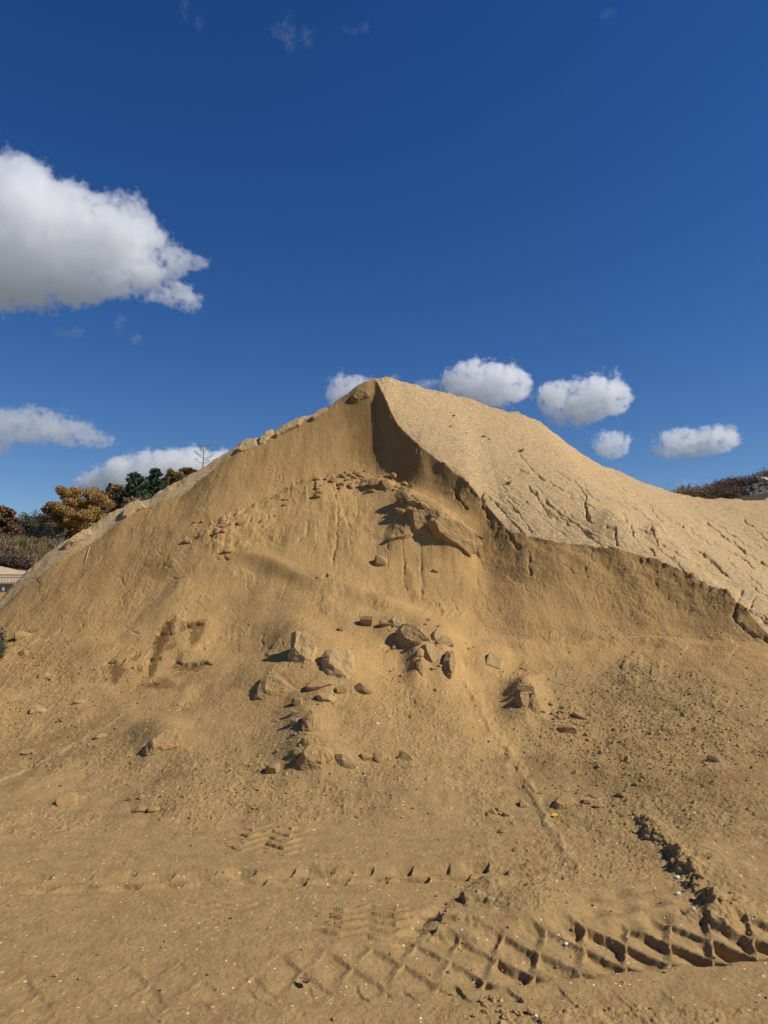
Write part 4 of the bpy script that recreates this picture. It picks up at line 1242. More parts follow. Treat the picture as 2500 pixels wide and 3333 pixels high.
# clods strewn along the crumbled line: nothing tells them apart
LINE = [(610, 1750), (660, 1722), (730, 1714), (800, 1690), (860, 1672), (905, 1640), (950, 1612), (1000, 1588), (1050, 1562), (1110, 1556), (1180, 1558), (1220, 1555), (1260, 1562), (1300, 1585), (1340, 1612), (1400, 1665), (1450, 1690)]
lu, lv = np.array(LINE).T
ls = np.r_[0, np.cumsum(np.hypot(np.diff(lu), np.diff(lv)))]
for i in range(80):
    q = rng.uniform(0, ls[-1])
    if math.sin(q / 41) + math.sin(q / 17 + 1) < -.15 and q < ls[-1] * .6:
        continue
    if i > 60:
        q = rng.uniform(ls[-1] * 0.45, ls[-1])
    s_ = 5 + 9 * rng.random() ** 2 + (14 * rng.random() if rng.random() < .14 else 0)
    rock(np.interp(q, ls, lu) + rng.normal(0, 10), np.interp(q, ls, lv) + rng.normal(6, 13), s_ * rng.uniform(1, 1.6), s_, [M_CLOD, M_CLOD, M_DARKROCK, M_PALE][rng.integers(0, 4)] if i % 3 == 0 else M_CLOD,
         'small sandy clod in the crumbled line across the face', name='sand_clod', cat='clod', bury=.2, rot=rng.uniform(-40, 40), sub=2, facets=5, group='clods along the crumbled line', seed=1000 + i)
for i in range(52):
    q = ls[-1] * (1 - .5 * rng.random() ** 1.3)
    s_ = 8 + 16 * rng.random() ** 2
    rock(np.interp(q, ls, lu) + rng.normal(-6, 16) + (90 * rng.random() if q > ls[-1] * .97 else 0), np.interp(q, ls, lv) + rng.normal(12, 16) + (60 * rng.random() if q > ls[-1] * .97 else 0), s_ * rng.uniform(1, 1.7), s_, M_DARKROCK if i % 3 == 0 else M_CLOD,
         'broken sand fragment around the fallen slabs', name='sand_clod', cat='clod', bury=.2, rot=rng.uniform(-60, 20), sub=3, facets=9, rough=.15, boxy=.35, group='fragments around the fallen slabs', seed=1800 + i)
for i in range(30):
    u_, v_ = rng.normal(1350, 75), rng.normal(2110, 65)
    s_ = rng.uniform(6, 15)
    rock(u_, v_, s_ * rng.uniform(1, 1.5), s_, M_CLOD, 'small clod among the boulders of the rock cluster', name='sand_clod', cat='clod', bury=.2, rot=rng.uniform(-40, 40), sub=2, facets=5, group='clods in the rock cluster', seed=1200 + i)
for i in range(30):
    q = rng.random()
    u_, v_ = 1690 + 190 * q + rng.normal(15, 22), 2230 + 160 * q + rng.normal(0, 20)
    s_ = rng.uniform(6, 17)
    rock(u_, v_, s_ * rng.uniform(1, 1.5), s_, M_CLOD, 'small clod in the rubble on the upper mound', name='sand_clod', cat='clod', bury=.15, rot=rng.uniform(-40, 40), sub=2, facets=5, group='clods in the mound rubble', seed=1300 + i)
for i in range(22):
    q = rng.random()
    u_, v_ = rng.normal(2010, 75), rng.normal(2505, 55)
    s_ = rng.uniform(6, 15)
    rock(u_, v_, s_ * rng.uniform(1, 1.5), s_, M_CLOD, 'small clod scattered low on the gravelly mound', name='sand_clod', cat='clod', bury=.15, rot=rng.uniform(-40, 40), sub=2, facets=5, group='clods low on the mound', seed=1400 + i)
for i in range(24):
    u_, v_ = rng.normal(960, 45), rng.uniform(2240, 2470)
    s_ = rng.uniform(6, 13)
    rock(u_, v_, s_ * rng.uniform(1, 1.5), s_, M_CLOD, 'small clod around the dark ridged wedge', name='sand_clod', cat='clod', bury=.2, rot=rng.uniform(-40, 40), sub=2, facets=5, group='clods around the ridged wedge', seed=1500 + i)
for i in range(27):
    u_ = rng.uniform(1570, 1730) + (100 if i > 21 else 0)
    v_ = rng.normal(3285, 22)
    s_ = rng.uniform(8, 26)
    rock(u_, v_, s_ * rng.uniform(1, 1.4), s_, M_CLOD, 'dark-shadowed clod in the heap at the bottom of the tyre print', name='sand_clod', cat='clod', bury=.28, rot=rng.uniform(-40, 40), sub=3, facets=9, rough=.4, group='clods at the bottom edge', seed=1600 + i)

BKP = [(2060, 2660), (2090, 2715), (2165, 2775), (2230, 2835), (2262, 2893), (2312, 2940), (2345, 3010)]
for i in range(42):
    q = rng.uniform(0, len(BKP) - 1.001)
    k_ = int(q)
    u_, v_ = (BKP[k_][c] + (BKP[k_ + 1][c] - BKP[k_][c]) * (q - k_) for c in (0, 1))
    s_ = 7 + 13 * rng.random() ** 2
    rock(u_ + rng.normal(14, 22), v_ + rng.normal(-6, 12), s_ * rng.uniform(1, 1.4), s_, M_CLOD, 'crumbled clod on the ragged little bank at lower right', name='sand_clod', cat='clod', bury=.2, rot=rng.uniform(-40, 40), sub=2, facets=7, rough=.35, group='clods on the ragged bank', seed=1700 + i)

# loose stones nobody could count: one object
vs, fs, nv = [], [], 0
bv, bf = ico(1)
for i in range(5200):
    z_ = rng.integers(0, 6)
    if z_ <= 2:
        u_, v_ = rng.normal(2100, 230), rng.normal(2400, 130)
    elif z_ == 3:
        u_, v_ = rng.uniform(0, 2500), rng.uniform(2550, 3330)
    elif z_ == 4:
        u_, v_ = rng.normal(780, 260), rng.normal(2600, 60)
    elif z_ == 5:
        u_, v_ = rng.uniform(0, 500), rng.uniform(2080, 2520)
    else:
        u_, v_ = rng.uniform(1550, 2500), rng.uniform(1350, 1900)
        if v_ < np.interp(u_, [q[0] for q in ridge_px], [q[1] for q in ridge_px]) + 8:
            continue
    if not (-40 < u_ < 2540 and 1200 < v_ < 3340):
        continue
    p = hit(u_, v_)
    if p[1] > 15.4:
        continue
    s_ = (1.2 + 3.6 * rng.random() ** 6) * max(p[1], 5) / F
    q = bv * (1 + 0.25 * rng.normal(size=(len(bv), 1))) * rng.uniform(0.6, 1.2, 3) * s_
    vs.append(q + p + np.array((0, 0, s_ * 0.3)))
    fs.append(bf + nv)
    nv += len(bv)
tag(np_mesh('loose_stones', np.vstack(vs), np.vstack(fs), M_CLOD, None, False), kind='stuff')

# ------------------------------------------------------------------ small finds
def tube(points, radii, n=5):
    """tapered tube, returns verts and quads"""
    P_ = [Vector(q) for q in points]
    V_, Q_ = [], []
    for i, p in enumerate(P_):
        t_ = (P_[min(i + 1, len(P_) - 1)] - P_[max(i - 1, 0)]).normalized()
        a_ = t_.cross(Vector((0.13, 0.31, 0.94)))
        if a_.length < 1e-3:
            a_ = t_.cross(Vector((1, 0, 0)))
        a_.normalize()
        b_ = t_.cross(a_)
        for k_ in range(n):
            w_ = 2 * math.pi * k_ / n
            V_.append(p + (a_ * math.cos(w_) + b_ * math.sin(w_)) * radii[i])
    for i in range(len(P_) - 1):
        for k_ in range(n):
            Q_.append((i * n + k_, i * n + (k_ + 1) % n, (i + 1) * n + (k_ + 1) % n, (i + 1) * n + k_))
    return V_, Q_


class Tubes:
    def __init__(self):
        self.v, self.q = [], []

    def add(self, pts, radii, n=4):
        v_, q_ = tube(pts, radii, n)
        o_ = len(self.v)
        self.v += v_
        self.q += [tuple(i + o_ for i in f) for f in q_]

    def obj(self, name, mat, parent=None, loc=(0, 0, 0)):
        V_ = np.array([tuple(q) for q in self.v]) - np.array(loc)
        return np_mesh(name, V_, np.array(self.q), mat, parent, True)


M_STRAW = plain('dry_straw', (0.62, 0.50, 0.28))
M_ROOT = plain('dark_root', (0.10, 0.065, 0.035))
M_YELLOW = plain('yellow_leaf', (0.75, 0.48, 0.03), 0.6, .15, 40)
M_BROWNLEAF = plain('brown_leaf', (0.22, 0.10, 0.055), 0.6, .3, 60)
M_WHITE = plain('white_stone', (0.72, 0.71, 0.66), 0.5, .1, 40)
for pts, r_, mt, nm, lb, ct in [
    ([(294, 1784), (288, 1800), (284, 1818), (279, 1834)], 0.9, M_STRAW, 'straw_stalk', 'pale upright straw stalk on the upper left slope', 'straw'),
    ([(335, 1811), (326, 1826), (312, 1838), (296, 1849)], 0.75, M_STRAW, 'straw_stalk', 'tan slanting straw stalk right of the upright one', 'straw'),
    ([(112, 1874), (122, 1880), (132, 1886), (138, 1898), (135, 1925)], 0.7, M_ROOT, 'root', 'thin dark root hanging over the gravel band at left', 'root'),
    ([(30, 2022), (28, 2042)], 0.7, M_ROOT, 'twig', 'short dark twig on the far left slope above the weeds', 'twig')]:
    T = Tubes()
    P_ = []
    for q in pts:
        p = hit(*q)
        n = normal_at(p)
        P_.append(Vector(p) + n * 0.012)
    d = P_[0].y
    T.add(P_, [r_ * d / F] * (len(P_) - 1) + [r_ * 0.5 * d / F], 5)
    c0 = tuple(P_[0])
    o = T.obj(nm, mt, None, c0)
    o.location = c0
    tag(o, lb, ct)


def leaf_on(u, v, L_, w_, ang, mat, label, curl):
    p = hit(u, v)
    n = normal_at(p)
    V_, Q_ = [], []
    N_ = 9
    for i in range(N_):
        t_ = i / (N_ - 1)
        half = w_ * math.sin(math.pi * min(t_ * 0.94 + 0.03, 1)) ** 0.8
        for s_ in (-1, 0, 1):
            V_.append((t_ * L_ - L_ / 2, s_ * half, curl * (abs(s_) * half * 0.9 + (t_ - .5) ** 2 * L_)))
    for i in range(N_ - 1):
        for s_ in range(2):
            Q_.append((i * 3 + s_, i * 3 + s_ + 1, i * 3 + s_ + 4, i * 3 + s_ + 3))
    o = np_mesh('fallen_leaf', np.array(V_), np.array(Q_), mat, None, True)
    o.modifiers.new('thick', 'SOLIDIFY').thickness = 0.0012
    o.location = tuple(Vector(p) + n * 0.012)
    o.rotation_mode = 'QUATERNION'
    o.rotation_quaternion = n.to_track_quat('Z', 'Y') @ Euler((0, 0, ang)).to_quaternion()
    tag(o, label, 'leaf')


leaf_on(1806, 2661, 0.05, 0.018, 0.2, M_YELLOW, 'bright yellow leaf lying below the biggest foot stone', 0.5)
leaf_on(992, 3214, 0.055, 0.014, 1.9, M_BROWNLEAF, 'curled reddish brown leaf at the bottom of the track', 1.2)
for u_, v_, s_, l_ in ((2203, 2857, 17, 'white chip above the tread lobes'), (2209, 2911, 15, 'white chip left of the black bank shadow'), (2256, 2963, 15, 'white chip on the lowest tread lobe'), (1842, 3076, 15, 'white chip on the big tyre print'), (1745, 3310, 12, 'white chip beside the clods at the bottom edge')):
    rock(u_, v_, s_, s_ * 0.8, M_WHITE, l_, name='stone_chip', cat='stone', bury=.15, sub=2, facets=6)

M_WEED = leafy('weed_leaf', [(0, (0.06, 0.06, 0.035)), (0.6, (0.14, 0.13, 0.07)), (1, (0.24, 0.20, 0.11))], .2)
M_TUFT = leafy('dry_tuft', [(0, (0.05, 0.04, 0.018)), (1, (0.16, 0.115, 0.05))], .1)


def leaf_quads(C, size, g_, up=0.0, elong=1.0):
    """one small leaf (a bent-free quad) at each point"""
    n = len(C)
    a_ = g_.normal(size=(n, 3))
    a_[:, 2] += up
    a_ /= np.linalg.norm(a_, axis=1, keepdims=True) + 1e-9
    b_ = np.cross(a_, g_.normal(size=(n, 3)))
    b_ /= np.linalg.norm(b_, axis=1, keepdims=True) + 1e-9
    s_ = size * g_.uniform(0.6, 1.3, (n, 1))
    a_ = a_ * s_ * elong
    b_ = b_ * s_ * 0.6
    V_ = np.stack([C - a_, C + b_ * 0.9, C + a_, C - b_ * 0.9], 1).reshape(-1, 3)
    return V_, np.arange(4 * n).reshape(n, 4)


for i, (u_, v_, w_) in enumerate(((1574, 1424, 13), (1517, 1413, 9), (1696, 1471, 17), (1466, 1390, 9), (1477, 1356, 9), (1655, 1578, 22), (1592, 1432, 7))):
    p = hit(u_, v_)
    d = p[1]
    T = Tubes()
    for k_ in range(26):
        a_, l_ = rng.uniform(0, 6.28), rng.uniform(.4, 1) * w_ * d / F
        e_ = Vector((math.cos(a_) * l_ * .8, math.sin(a_) * l_ * .6, l_ * rng.uniform(.2, .8)))
        T.add([Vector((0, 0, -.02)), e_ * .5 + Vector((0, 0, .2 * l_)), e_], [.004, .004, .001], 3)
    o = T.obj('weed_tuft', M_TUFT)
    o.location = tuple(p)
    tag(o, ['dark dry weed tuft highest of the upper pair on the sunlit slope', 'tiny weed tuft left of the dark dry tuft', 'largest spiky weed tuft on the upper sunlit slope', 'tiny weed tuft under the topmost one', 'topmost tiny weed tuft on the sunlit slope', 'dark matted tuft low near the shaded edge', 'tiny weed tuft beside the dark dry tuft'][i], 'weed tuft')

p0 = hit(8, 2105)
g_ = np.random.default_rng(5)
C_ = []
for i in range(2600):
    q = hit(g_.normal(-6, 11), g_.normal(2103, 20))
    C_.append(q + np.array((0, -0.01, g_.uniform(0, .05))))
V_, Q_ = leaf_quads(np.array(C_) - p0, 0.016, g_)
o = np_mesh('ground_weed', V_, Q_, M_WEED, None, False)
o.location = tuple(p0)
tag(o, 'patch of grey-green weed growing at the left edge of the pile', 'weed')

# ------------------------------------------------------------------ hills behind
M_HILL = plain('leaf_litter', (0.085, 0.06, 0.035), 1, .4, .4)
M_BANK = sand_material('far_sand', (0.46, 0.35, 0.22), zones=False, speck=0.2)
HL = [(-400, 1850, 48), (-100, 1846, 48), (60, 1856, 48), (130, 1868, 48), (260, 1850, 50), (-100, 1780, 56), (20, 1775, 56), (90, 1785, 56), (160, 1835, 54), (230, 1800, 57),
      (-100, 1752, 62), (20, 1748, 63), (80, 1748, 64), (130, 1752, 65), (255, 1770, 62), (230, 1700, 74), (330, 1690, 74), (390, 1690, 70), (430, 1640, 72), (500, 1622, 74), (565, 1600, 77), (360, 1610, 86), (600, 1560, 86), (700, 1560, 90), (800, 1560, 92),
      (150, 1690, 82), (0, 1700, 82), (-300, 1740, 80), (1000, 1600, 95)]
HR = [(2050, 1650, 60), (2180, 1632, 60), (2300, 1618, 60), (2360, 1602, 61), (2440, 1580, 66), (2500, 1560, 70), (2600, 1540, 74), (2800, 1520, 78), (2400, 1680, 50), (2600, 1690, 48), (2150, 1700, 50), (2800, 1700, 48), (1900, 1680, 62)]


def hill(ctrl, extra, u0, u1, d0, d1, name):
    pts_ = [at(*q) for q in ctrl] + extra
    f_ = TPS(pts_, 1e-2)
    us_, ds_ = np.linspace(u0, u1, 130), np.linspace(d0, d1, 110)
    UU, DD = np.meshgrid(us_, ds_)
    xx = (UU - 1250) / F * DD
    zz = f_(xx, DD) + 0.25 * fbm(xx, DD, 3.0, 4, 150)
    V_ = np.stack([xx, DD, zz], -1).reshape(-1, 3)
    ii = np.arange(V_.shape[0]).reshape(UU.shape)
    Q_ = np.stack([ii[:-1, :-1], ii[:-1, 1:], ii[1:, 1:], ii[1:, :-1]], -1).reshape(-1, 4)
    tag(np_mesh(name, V_, Q_, M_HILL, None, True), kind='structure')
    return f_


def xz(u, d, z):
    return np.array(((u - 1250) / F * d, d, z))


HLF = hill(HL, [xz(-400, 45, 1.6), xz(0, 45, 1.6), xz(200, 45, 1.6), xz(400, 46, 1.6), xz(700, 60, 4), xz(1000, 60, 3), xz(0, 110, 8.5), xz(600, 115, 14), xz(1000, 115, 14), xz(-500, 110, 8)], -500, 1150, 45, 112, 'hill')
HRF = hill(HR, [xz(2100, 45, 1.5), xz(2500, 44, 1.5), xz(2800, 44, 1.5), xz(2100, 100, 8), xz(2500, 105, 12), xz(2900, 105, 15)], 1900, 3000, 44, 105, 'hill')


def brush_base(f_, u, d):
    x_ = (u - 1250) / F * d
    return np.array((x_, d, float(f_(np.array([x_]), np.array([d]))[0])))


# sand bank in front of the left hill
us_ = np.linspace(-260, 260, 90)
rows = []
for t_ in np.linspace(0, 1, 26):
    d = 40 + 6.5 * t_
    vtop = np.interp(us_, [-260, -100, 0, 30, 60, 110, 260], [1838, 1838, 1843, 1848, 1855, 1861, 1872])
    ztop = EYE + 45.0 * (np.tan(PITCH - np.arctan((vtop - 1666.5) / F)))
    zz = 1.75 + (ztop - 1.75) * sstep(0, 0.75, np.full(us_.shape, t_)) - 0.8 * sstep(.8, 1, t_)
    xx = (us_ - 1250) / F * d
    rows.append(np.stack([xx, np.full(us_.shape, d), zz + 0.05 * fbm(xx, np.full(us_.shape, d), 1.2, 3, 7)], -1))
V_ = np.array(rows)
ii = np.arange(V_.shape[0] * V_.shape[1]).reshape(V_.shape[:2])
Q_ = np.stack([ii[:-1, :-1], ii[:-1, 1:], ii[1:, 1:], ii[1:, :-1]], -1).reshape(-1, 4)
tag(np_mesh('sand_bank', V_.reshape(-1, 3), Q_, M_BANK, None, True), kind='structure')

# rail fence on a dark concrete kerb wall
M_CONC = plain('dark_concrete', (0.13, 0.125, 0.09), .9, .3, 2)
M_RAIL = plain('rusty_rail', (0.14, 0.095, 0.065), .8, .3, 3)
M_BAL = plain('weathered_post', (0.40, 0.33, 0.26), .8, .3, 3)


def box(bm, c, s):
    r = bmesh.ops.create_cube(bm, size=1)
    for v_ in r['verts']:
        v_.co = Vector((c[0] + v_.co.x * s[0], c[1] + v_.co.y * s[1], c[2] + v_.co.z * s[2]))


def bm_obj(name, bm, mat, parent=None, bev=0):
    if bev:
        bmesh.ops.bevel(bm, geom=bm.edges[:], offset=bev, segments=1, affect='EDGES')
    me = bpy.data.meshes.new(name)
    bm.to_mesh(me)
    bm.free()
    me.materials.append(mat)
    o = bpy.data.objects.new(name, me)
    COL.objects.link(o)
    if parent:
        o.parent = parent
    return o


D = 36.0


def px_(u, v):
    return at(u, v, D)


xa, xb = px_(-150, 1900)[0], px_(110, 1900)[0]
ztop, zbot = px_(0, 1899)[2], px_(0, 1929)[2]
bm = bmesh.new()
box(bm, ((xa + xb) / 2, D + .2, (ztop + zbot) / 2 - .25), (xb - xa, .4, ztop - zbot + .5))
tag(bm_obj('retaining_wall', bm, M_CONC, None, .02), 'low dark concrete wall under the rail fence at the left edge', 'wall')
fence = empty('rail_fence', ((xa + xb) / 2, D + .2, ztop))
tag(fence, 'rusty rail fence on the low concrete wall at the left edge', 'fence')
for nm, v_, hh in (('top_rail', 1871, .05), ('middle_rail', 1879, .035), ('bottom_rail', 1897, .03)):
    bm = bmesh.new()
    box(bm, (0, 0, px_(0, v_)[2] - ztop), (xb - xa, .05, hh))
    bm_obj(nm, bm, M_RAIL, fence)
n_post = int((xb - xa) / 0.15)
for i in range(n_post):
    if i * .15 + xa < px_(-30, 1900)[0]:
        continue
    bm = bmesh.new()
    zt = px_(0, 1870)[2] - ztop
    box(bm, (xa + i * .15 + rng.uniform(-.01, .01) - (xa + xb) / 2, -.045, zt / 2), (.03, .03, zt))
    bm_obj('post', bm, M_BAL, fence)
mb = empty('marker_board', px_(14, 1924))
tag(mb, 'small white marker board with a dark blot in front of the concrete wall', 'sign')
bm = bmesh.new()
s_ = D / F
box(bm, (0, -.12, 6 * s_), (7 * s_, .02, 12 * s_))
bm_obj('board', bm, M_WHITE, mb)
bm = bmesh.new()
box(bm, (1.2 * s_, -.133, 3 * s_), (2 * s_, .006, 3.4 * s_))
bm_obj('blot', bm, M_CONC, mb)

# ------------------------------------------------------------------ trees and brush
M_BARK = plain('bark', (0.12, 0.095, 0.07), .9, .3, 6)
M_BARKPALE = plain('pale_bark', (0.30, 0.27, 0.22), .9, .2, 6)
M_TWIG = plain('grey_twigs', (0.20, 0.165, 0.135), .9, .3, 2)
M_GOLD = leafy('golden_leaves', [(0, (0.196, 0.129, 0.049)), (.4, (0.367, 0.222, 0.066)), (.75, (0.526, 0.325, 0.094)), (1, (0.611, 0.435, 0.158))])
M_RUST = leafy('rust_leaves', [(0, (0.107, 0.060, 0.043)), (.6, (0.255, 0.134, 0.062)), (1, (0.354, 0.225, 0.107))])
M_BROWN = leafy('brown_leaves', [(0, (0.140, 0.094, 0.057)), (.5, (0.285, 0.166, 0.085)), (1, (0.465, 0.285, 0.140))])
M_OLIVE = leafy('olive_gold_leaves', [(0, (0.119, 0.109, 0.049)), (.5, (0.289, 0.208, 0.070)), (1, (0.476, 0.321, 0.104))])
M_PINE = leafy('pine_needles', [(0, (0.036, 0.056, 0.033)), (.6, (0.068, 0.104, 0.053)), (1, (0.119, 0.155, 0.075))], .1)
M_BLUEPINE = leafy('blue_green_needles', [(0, (0.03, 0.05, 0.04)), (1, (0.08, 0.11, 0.08))], .1)
M_GREYGREEN = leafy('grey_green_leaves', [(0, (0.076, 0.085, 0.053)), (1, (0.194, 0.194, 0.121))], .2)
M_MAROON = leafy('maroon_leaves', [(0, (0.092, 0.062, 0.045)), (.6, (0.175, 0.106, 0.069)), (1, (0.289, 0.200, 0.122))], .2)
M_GRASS = leafy('dry_grass_blades', [(0, (0.10, 0.07, 0.035)), (.5, (0.23, 0.17, 0.08)), (1, (0.42, 0.33, 0.17))], .25)


def limbs(T, H, spread, g_, n=9, r0=None, start=.25):
    """trunk with forked limbs, returns limb tips"""
    r0 = r0 or H * .03
    bend = g_.normal(0, .04, 2) * H
    trunk_ = [Vector((0, 0, -.2)), Vector((bend[0] * .4, bend[1] * .4, H * .35)), Vector((bend[0], bend[1], H * .7)), Vector((bend[0] * 1.2, bend[1] * 1.2, H * .97))]
    T.add(trunk_, [r0, r0 * .75, r0 * .4, r0 * .1], 6)
    tips = [trunk_[-1]]
    for i in range(n):
        t_ = start + (1 - start) * .85 * (i + g_.uniform(0, 1)) / n
        base_ = trunk_[0].lerp(trunk_[-1], t_)
        a_ = i * 2.4 + g_.uniform(-.5, .5)
        l_ = spread * (1.15 - .75 * t_) * g_.uniform(.75, 1.1)
        e_ = base_ + Vector((math.cos(a_) * l_, math.sin(a_) * l_, l_ * g_.uniform(.45, .9)))
        m_ = base_.lerp(e_, .5) + Vector((0, 0, -.08 * l_))
        T.add([base_, m_, e_], [r0 * .45 * (1.1 - t_), r0 * .28 * (1.1 - t_), r0 * .06], 4)
        tips.append(e_)
        for _ in range(3):
            s0 = base_.lerp(e_, g_.uniform(.45, .85))
            a2 = a_ + g_.uniform(-1.1, 1.1)
            l2 = l_ * g_.uniform(.3, .5)
            e2 = s0 + Vector((math.cos(a2) * l2, math.sin(a2) * l2, l2 * g_.uniform(.3, 1.0)))
            T.add([s0, e2], [r0 * .16, r0 * .04], 3)
            tips.append(e2)
    return tips


def broadleaf(base_, H, Wd, mat, label, name='autumn_tree', leaves=7000, size=.12, seed=0, bark=None, group=None, cat='tree', low=.15, gap=.33):
    g_ = np.random.default_rng(seed)
    root = empty(name, base_)
    tag(root, label, cat, group)
    T = Tubes()
    tips = limbs(T, H, Wd * .5, g_, 10, start=.15)
    T.obj('trunk', bark or M_BARK, root)
    C_ = []
    cl = [np.array(t_) for t_ in tips]
    for _ in range(90):
        a_, z_ = g_.uniform(0, 6.28), g_.uniform(low, .98)
        prof = math.sqrt(max(0.05, 1 - ((z_ - .5) / .56) ** 2))
        r_ = Wd * .5 * prof * g_.uniform(.3, 1.0) ** .6 * (.8 + .35 * math.sin(a_ * 3 + seed) * math.sin(z_ * 7 + seed) + .15 * g_.normal())
        cl.append(np.array((math.cos(a_) * r_, math.sin(a_) * r_, z_ * H)))
    per = leaves // len(cl)
    for c in cl:
        rad = Wd * g_.uniform(.07, .13)
        q = g_.normal(size=(per, 3))
        q /= np.linalg.norm(q, axis=1, keepdims=True)
        q *= rad * g_.uniform(.25, 1.05, (per, 1)) ** .6
        q[:, 2] *= .7
        C_.append(c + q)
    V_, Q_ = leaf_quads(np.vstack(C_), size, g_)
    np_mesh('crown', V_, Q_, mat, root, False)
    return root


def pine(base_, H, Wd, mat, label, seed, leaves=90):
    g_ = np.random.default_rng(seed)
    root = empty('pine_tree', base_)
    tag(root, label, 'pine tree')
    T = Tubes()
    T.add([Vector((0, 0, -.3)), Vector((.03 * H, 0, H * .5)), Vector((0, 0, H))], [H * .025, H * .016, H * .003], 6)
    C_, D_ = [], []
    nl = 13
    for k_ in range(nl):
        t_ = .12 + .88 * k_ / nl
        L_ = Wd * .5 * (1.05 - t_) ** .75 * 1.15
        for j_ in range(7):
            if g_.random() < .12:
                continue
            a_ = j_ * .9 + k_ * .5 + g_.uniform(-.2, .2)
            l_ = L_ * g_.uniform(.45, 1.2)
            s0 = Vector((0, 0, H * t_))
            e_ = s0 + Vector((math.cos(a_) * l_, math.sin(a_) * l_, l_ * g_.uniform(.3, .7)))
            m_ = s0.lerp(e_, .55) + Vector((0, 0, -.06 * l_))
            T.add([s0, m_, e_], [H * .006, H * .004, H * .001], 3)
            for _ in range(leaves):
                f_ = g_.uniform(.25, 1.05) ** .7
                c = s0.lerp(e_, f_)
                c = np.array(c) + g_.normal(0, .03 * Wd, 3) * (0.7, .7, .45)
                C_.append(c)
    T.obj('trunk', M_BARK, root)
    V_, Q_ = leaf_quads(np.array(C_), .11, g_, up=.7, elong=1.9)
    np_mesh('crown', V_, Q_, mat, root, False)


def bare_shrub(base_, H, Wd, label, seed, mat=None, leaf=None, group=None, stems=34, name='bare_shrub', cat='shrub', nleaf=500, size=.09):
    g_ = np.random.default_rng(seed)
    root = empty(name, base_)
    tag(root, label, cat, group)
    T = Tubes()
    C_ = []
    for i in range(stems):
        a_, s_ = g_.uniform(0, 6.28), math.sqrt(g_.uniform(0, 1)) * Wd * .5
        b_ = Vector((math.cos(a_) * s_ * .6, math.sin(a_) * s_ * .6, -.1))
        e_ = Vector((math.cos(a_) * s_ * 1.05, math.sin(a_) * s_ * 1.05, H * g_.uniform(.6, 1.0) * (1 - .35 * (2 * s_ / Wd) ** 2)))
        m_ = b_.lerp(e_, .5) + Vector(g_.normal(0, .05, 3)) * H
        T.add([b_, m_, e_], [.035, .022, .008], 3)
        for _ in range(5):
            s0 = m_.lerp(e_, g_.uniform(-.4, .9))
            d_ = Vector((g_.normal(), g_.normal(), abs(g_.normal()) + .6)).normalized() * H * g_.uniform(.10, .24)
            T.add([s0, s0 + d_], [.016, .006], 3)
            C_.append(np.array(s0 + d_ * g_.uniform(.3, 1)))
    T.obj('branches', mat or M_TWIG, root)
    if leaf:
        C_ = np.array(C_)
        C_ = C_[g_.integers(0, len(C_), nleaf)] + g_.normal(0, .09 * Wd, (nleaf, 3))
        C_ = C_[C_[:, 2] > 0]
        V_, Q_ = leaf_quads(C_, size, g_)
        np_mesh('foliage', V_, Q_, leaf, root, False)
    return root


def tree_px(kind, u, vt, vb, w, d, *args, **kw):
    b_ = at(u, vb, d)
    return kind(b_, (vb - vt) * d / F, w * d / F, *args, **kw)


tree_px(broadleaf, -4, 1650, 1752, 100, 62, M_RUST, 'rust-red oak at the left edge of the wooded hill', seed=3, leaves=6000, size=.13)
tree_px(broadleaf, 256, 1592, 1785, 186, 61, M_GOLD, 'large golden-brown tree, widest on the left hillside', seed=8, leaves=42000, size=.085, low=.04)
tree_px(broadleaf, 180, 1640, 1720, 90, 80, M_RUST, 'low rust-brown tree on the skyline left of the golden tree', seed=4, leaves=4500, size=.13)
tree_px(broadleaf, 328, 1596, 1710, 78, 77, M_BROWN, 'purple-brown tree directly right of the golden tree', seed=5, leaves=4500, size=.13)
tree_px(broadleaf, 383, 1588, 1690, 66, 72, M_BROWN, 'tan thinning tree between the purple-brown tree and the pines', seed=6, leaves=4500, size=.12)
tree_px(broadleaf, 378, 1578, 1640, 56, 82, M_GOLD, 'small orange tree on the skyline at the left foot of the pines', seed=7, leaves=3600, size=.13)
tree_px(broadleaf, 566, 1533, 1625, 92, 78, M_OLIVE, 'olive-gold tree right of the tall pines', seed=9, leaves=6000, size=.13)
tree_px(broadleaf, 612, 1522, 1590, 70, 86, M_RUST, 'russet tree top showing just over the crest right of the olive-gold tree', seed=12, leaves=4000, size=.13)
tree_px(broadleaf, 425, 1620, 1700, 80, 68, M_BROWN, 'brown bushy tree in front of the left pine', seed=13, leaves=4000, size=.12)
tree_px(pine, 436, 1540, 1668, 112, 72, M_PINE, 'left one of the two tall dark pines, a little lower and broader', 21, leaves=60)
tree_px(pine, 502, 1524, 1650, 98, 75, M_PINE, 'right one of the two tall dark pines, the taller', 22, leaves=60)
tree_px(pine, 357, 1574, 1630, 32, 88, M_BLUEPINE, 'small blue-green pine alone on the skyline', 23, leaves=40)
tree_px(bare_shrub, 95, 1655, 1765, 70, 64, 'grey-green half bare bush right of the rust-red oak', 31, None, M_GREYGREEN, nleaf=2600, stems=46)
tree_px(bare_shrub, 132, 1668, 1790, 60, 62, 'tall bare grey shrub right of the grey-green bush', 32, stems=60)
tree_px(bare_shrub, 165, 1690, 1815, 66, 60, 'bare brownish shrub at the left foot of the golden tree', 33, stems=64)
tree_px(bare_shrub, 196, 1735, 1835, 60, 57, 'low bare shrub against the sand crest below the golden tree', 34, stems=60)
tree_px(bare_shrub, 472, 1605, 1680, 110, 67, 'grey bare thicket below the two tall pines', 35, stems=80)
tree_px(bare_shrub, 275, 1578, 1690, 60, 78, 'bare twiggy tree top rising behind the golden tree', 36, stems=44)
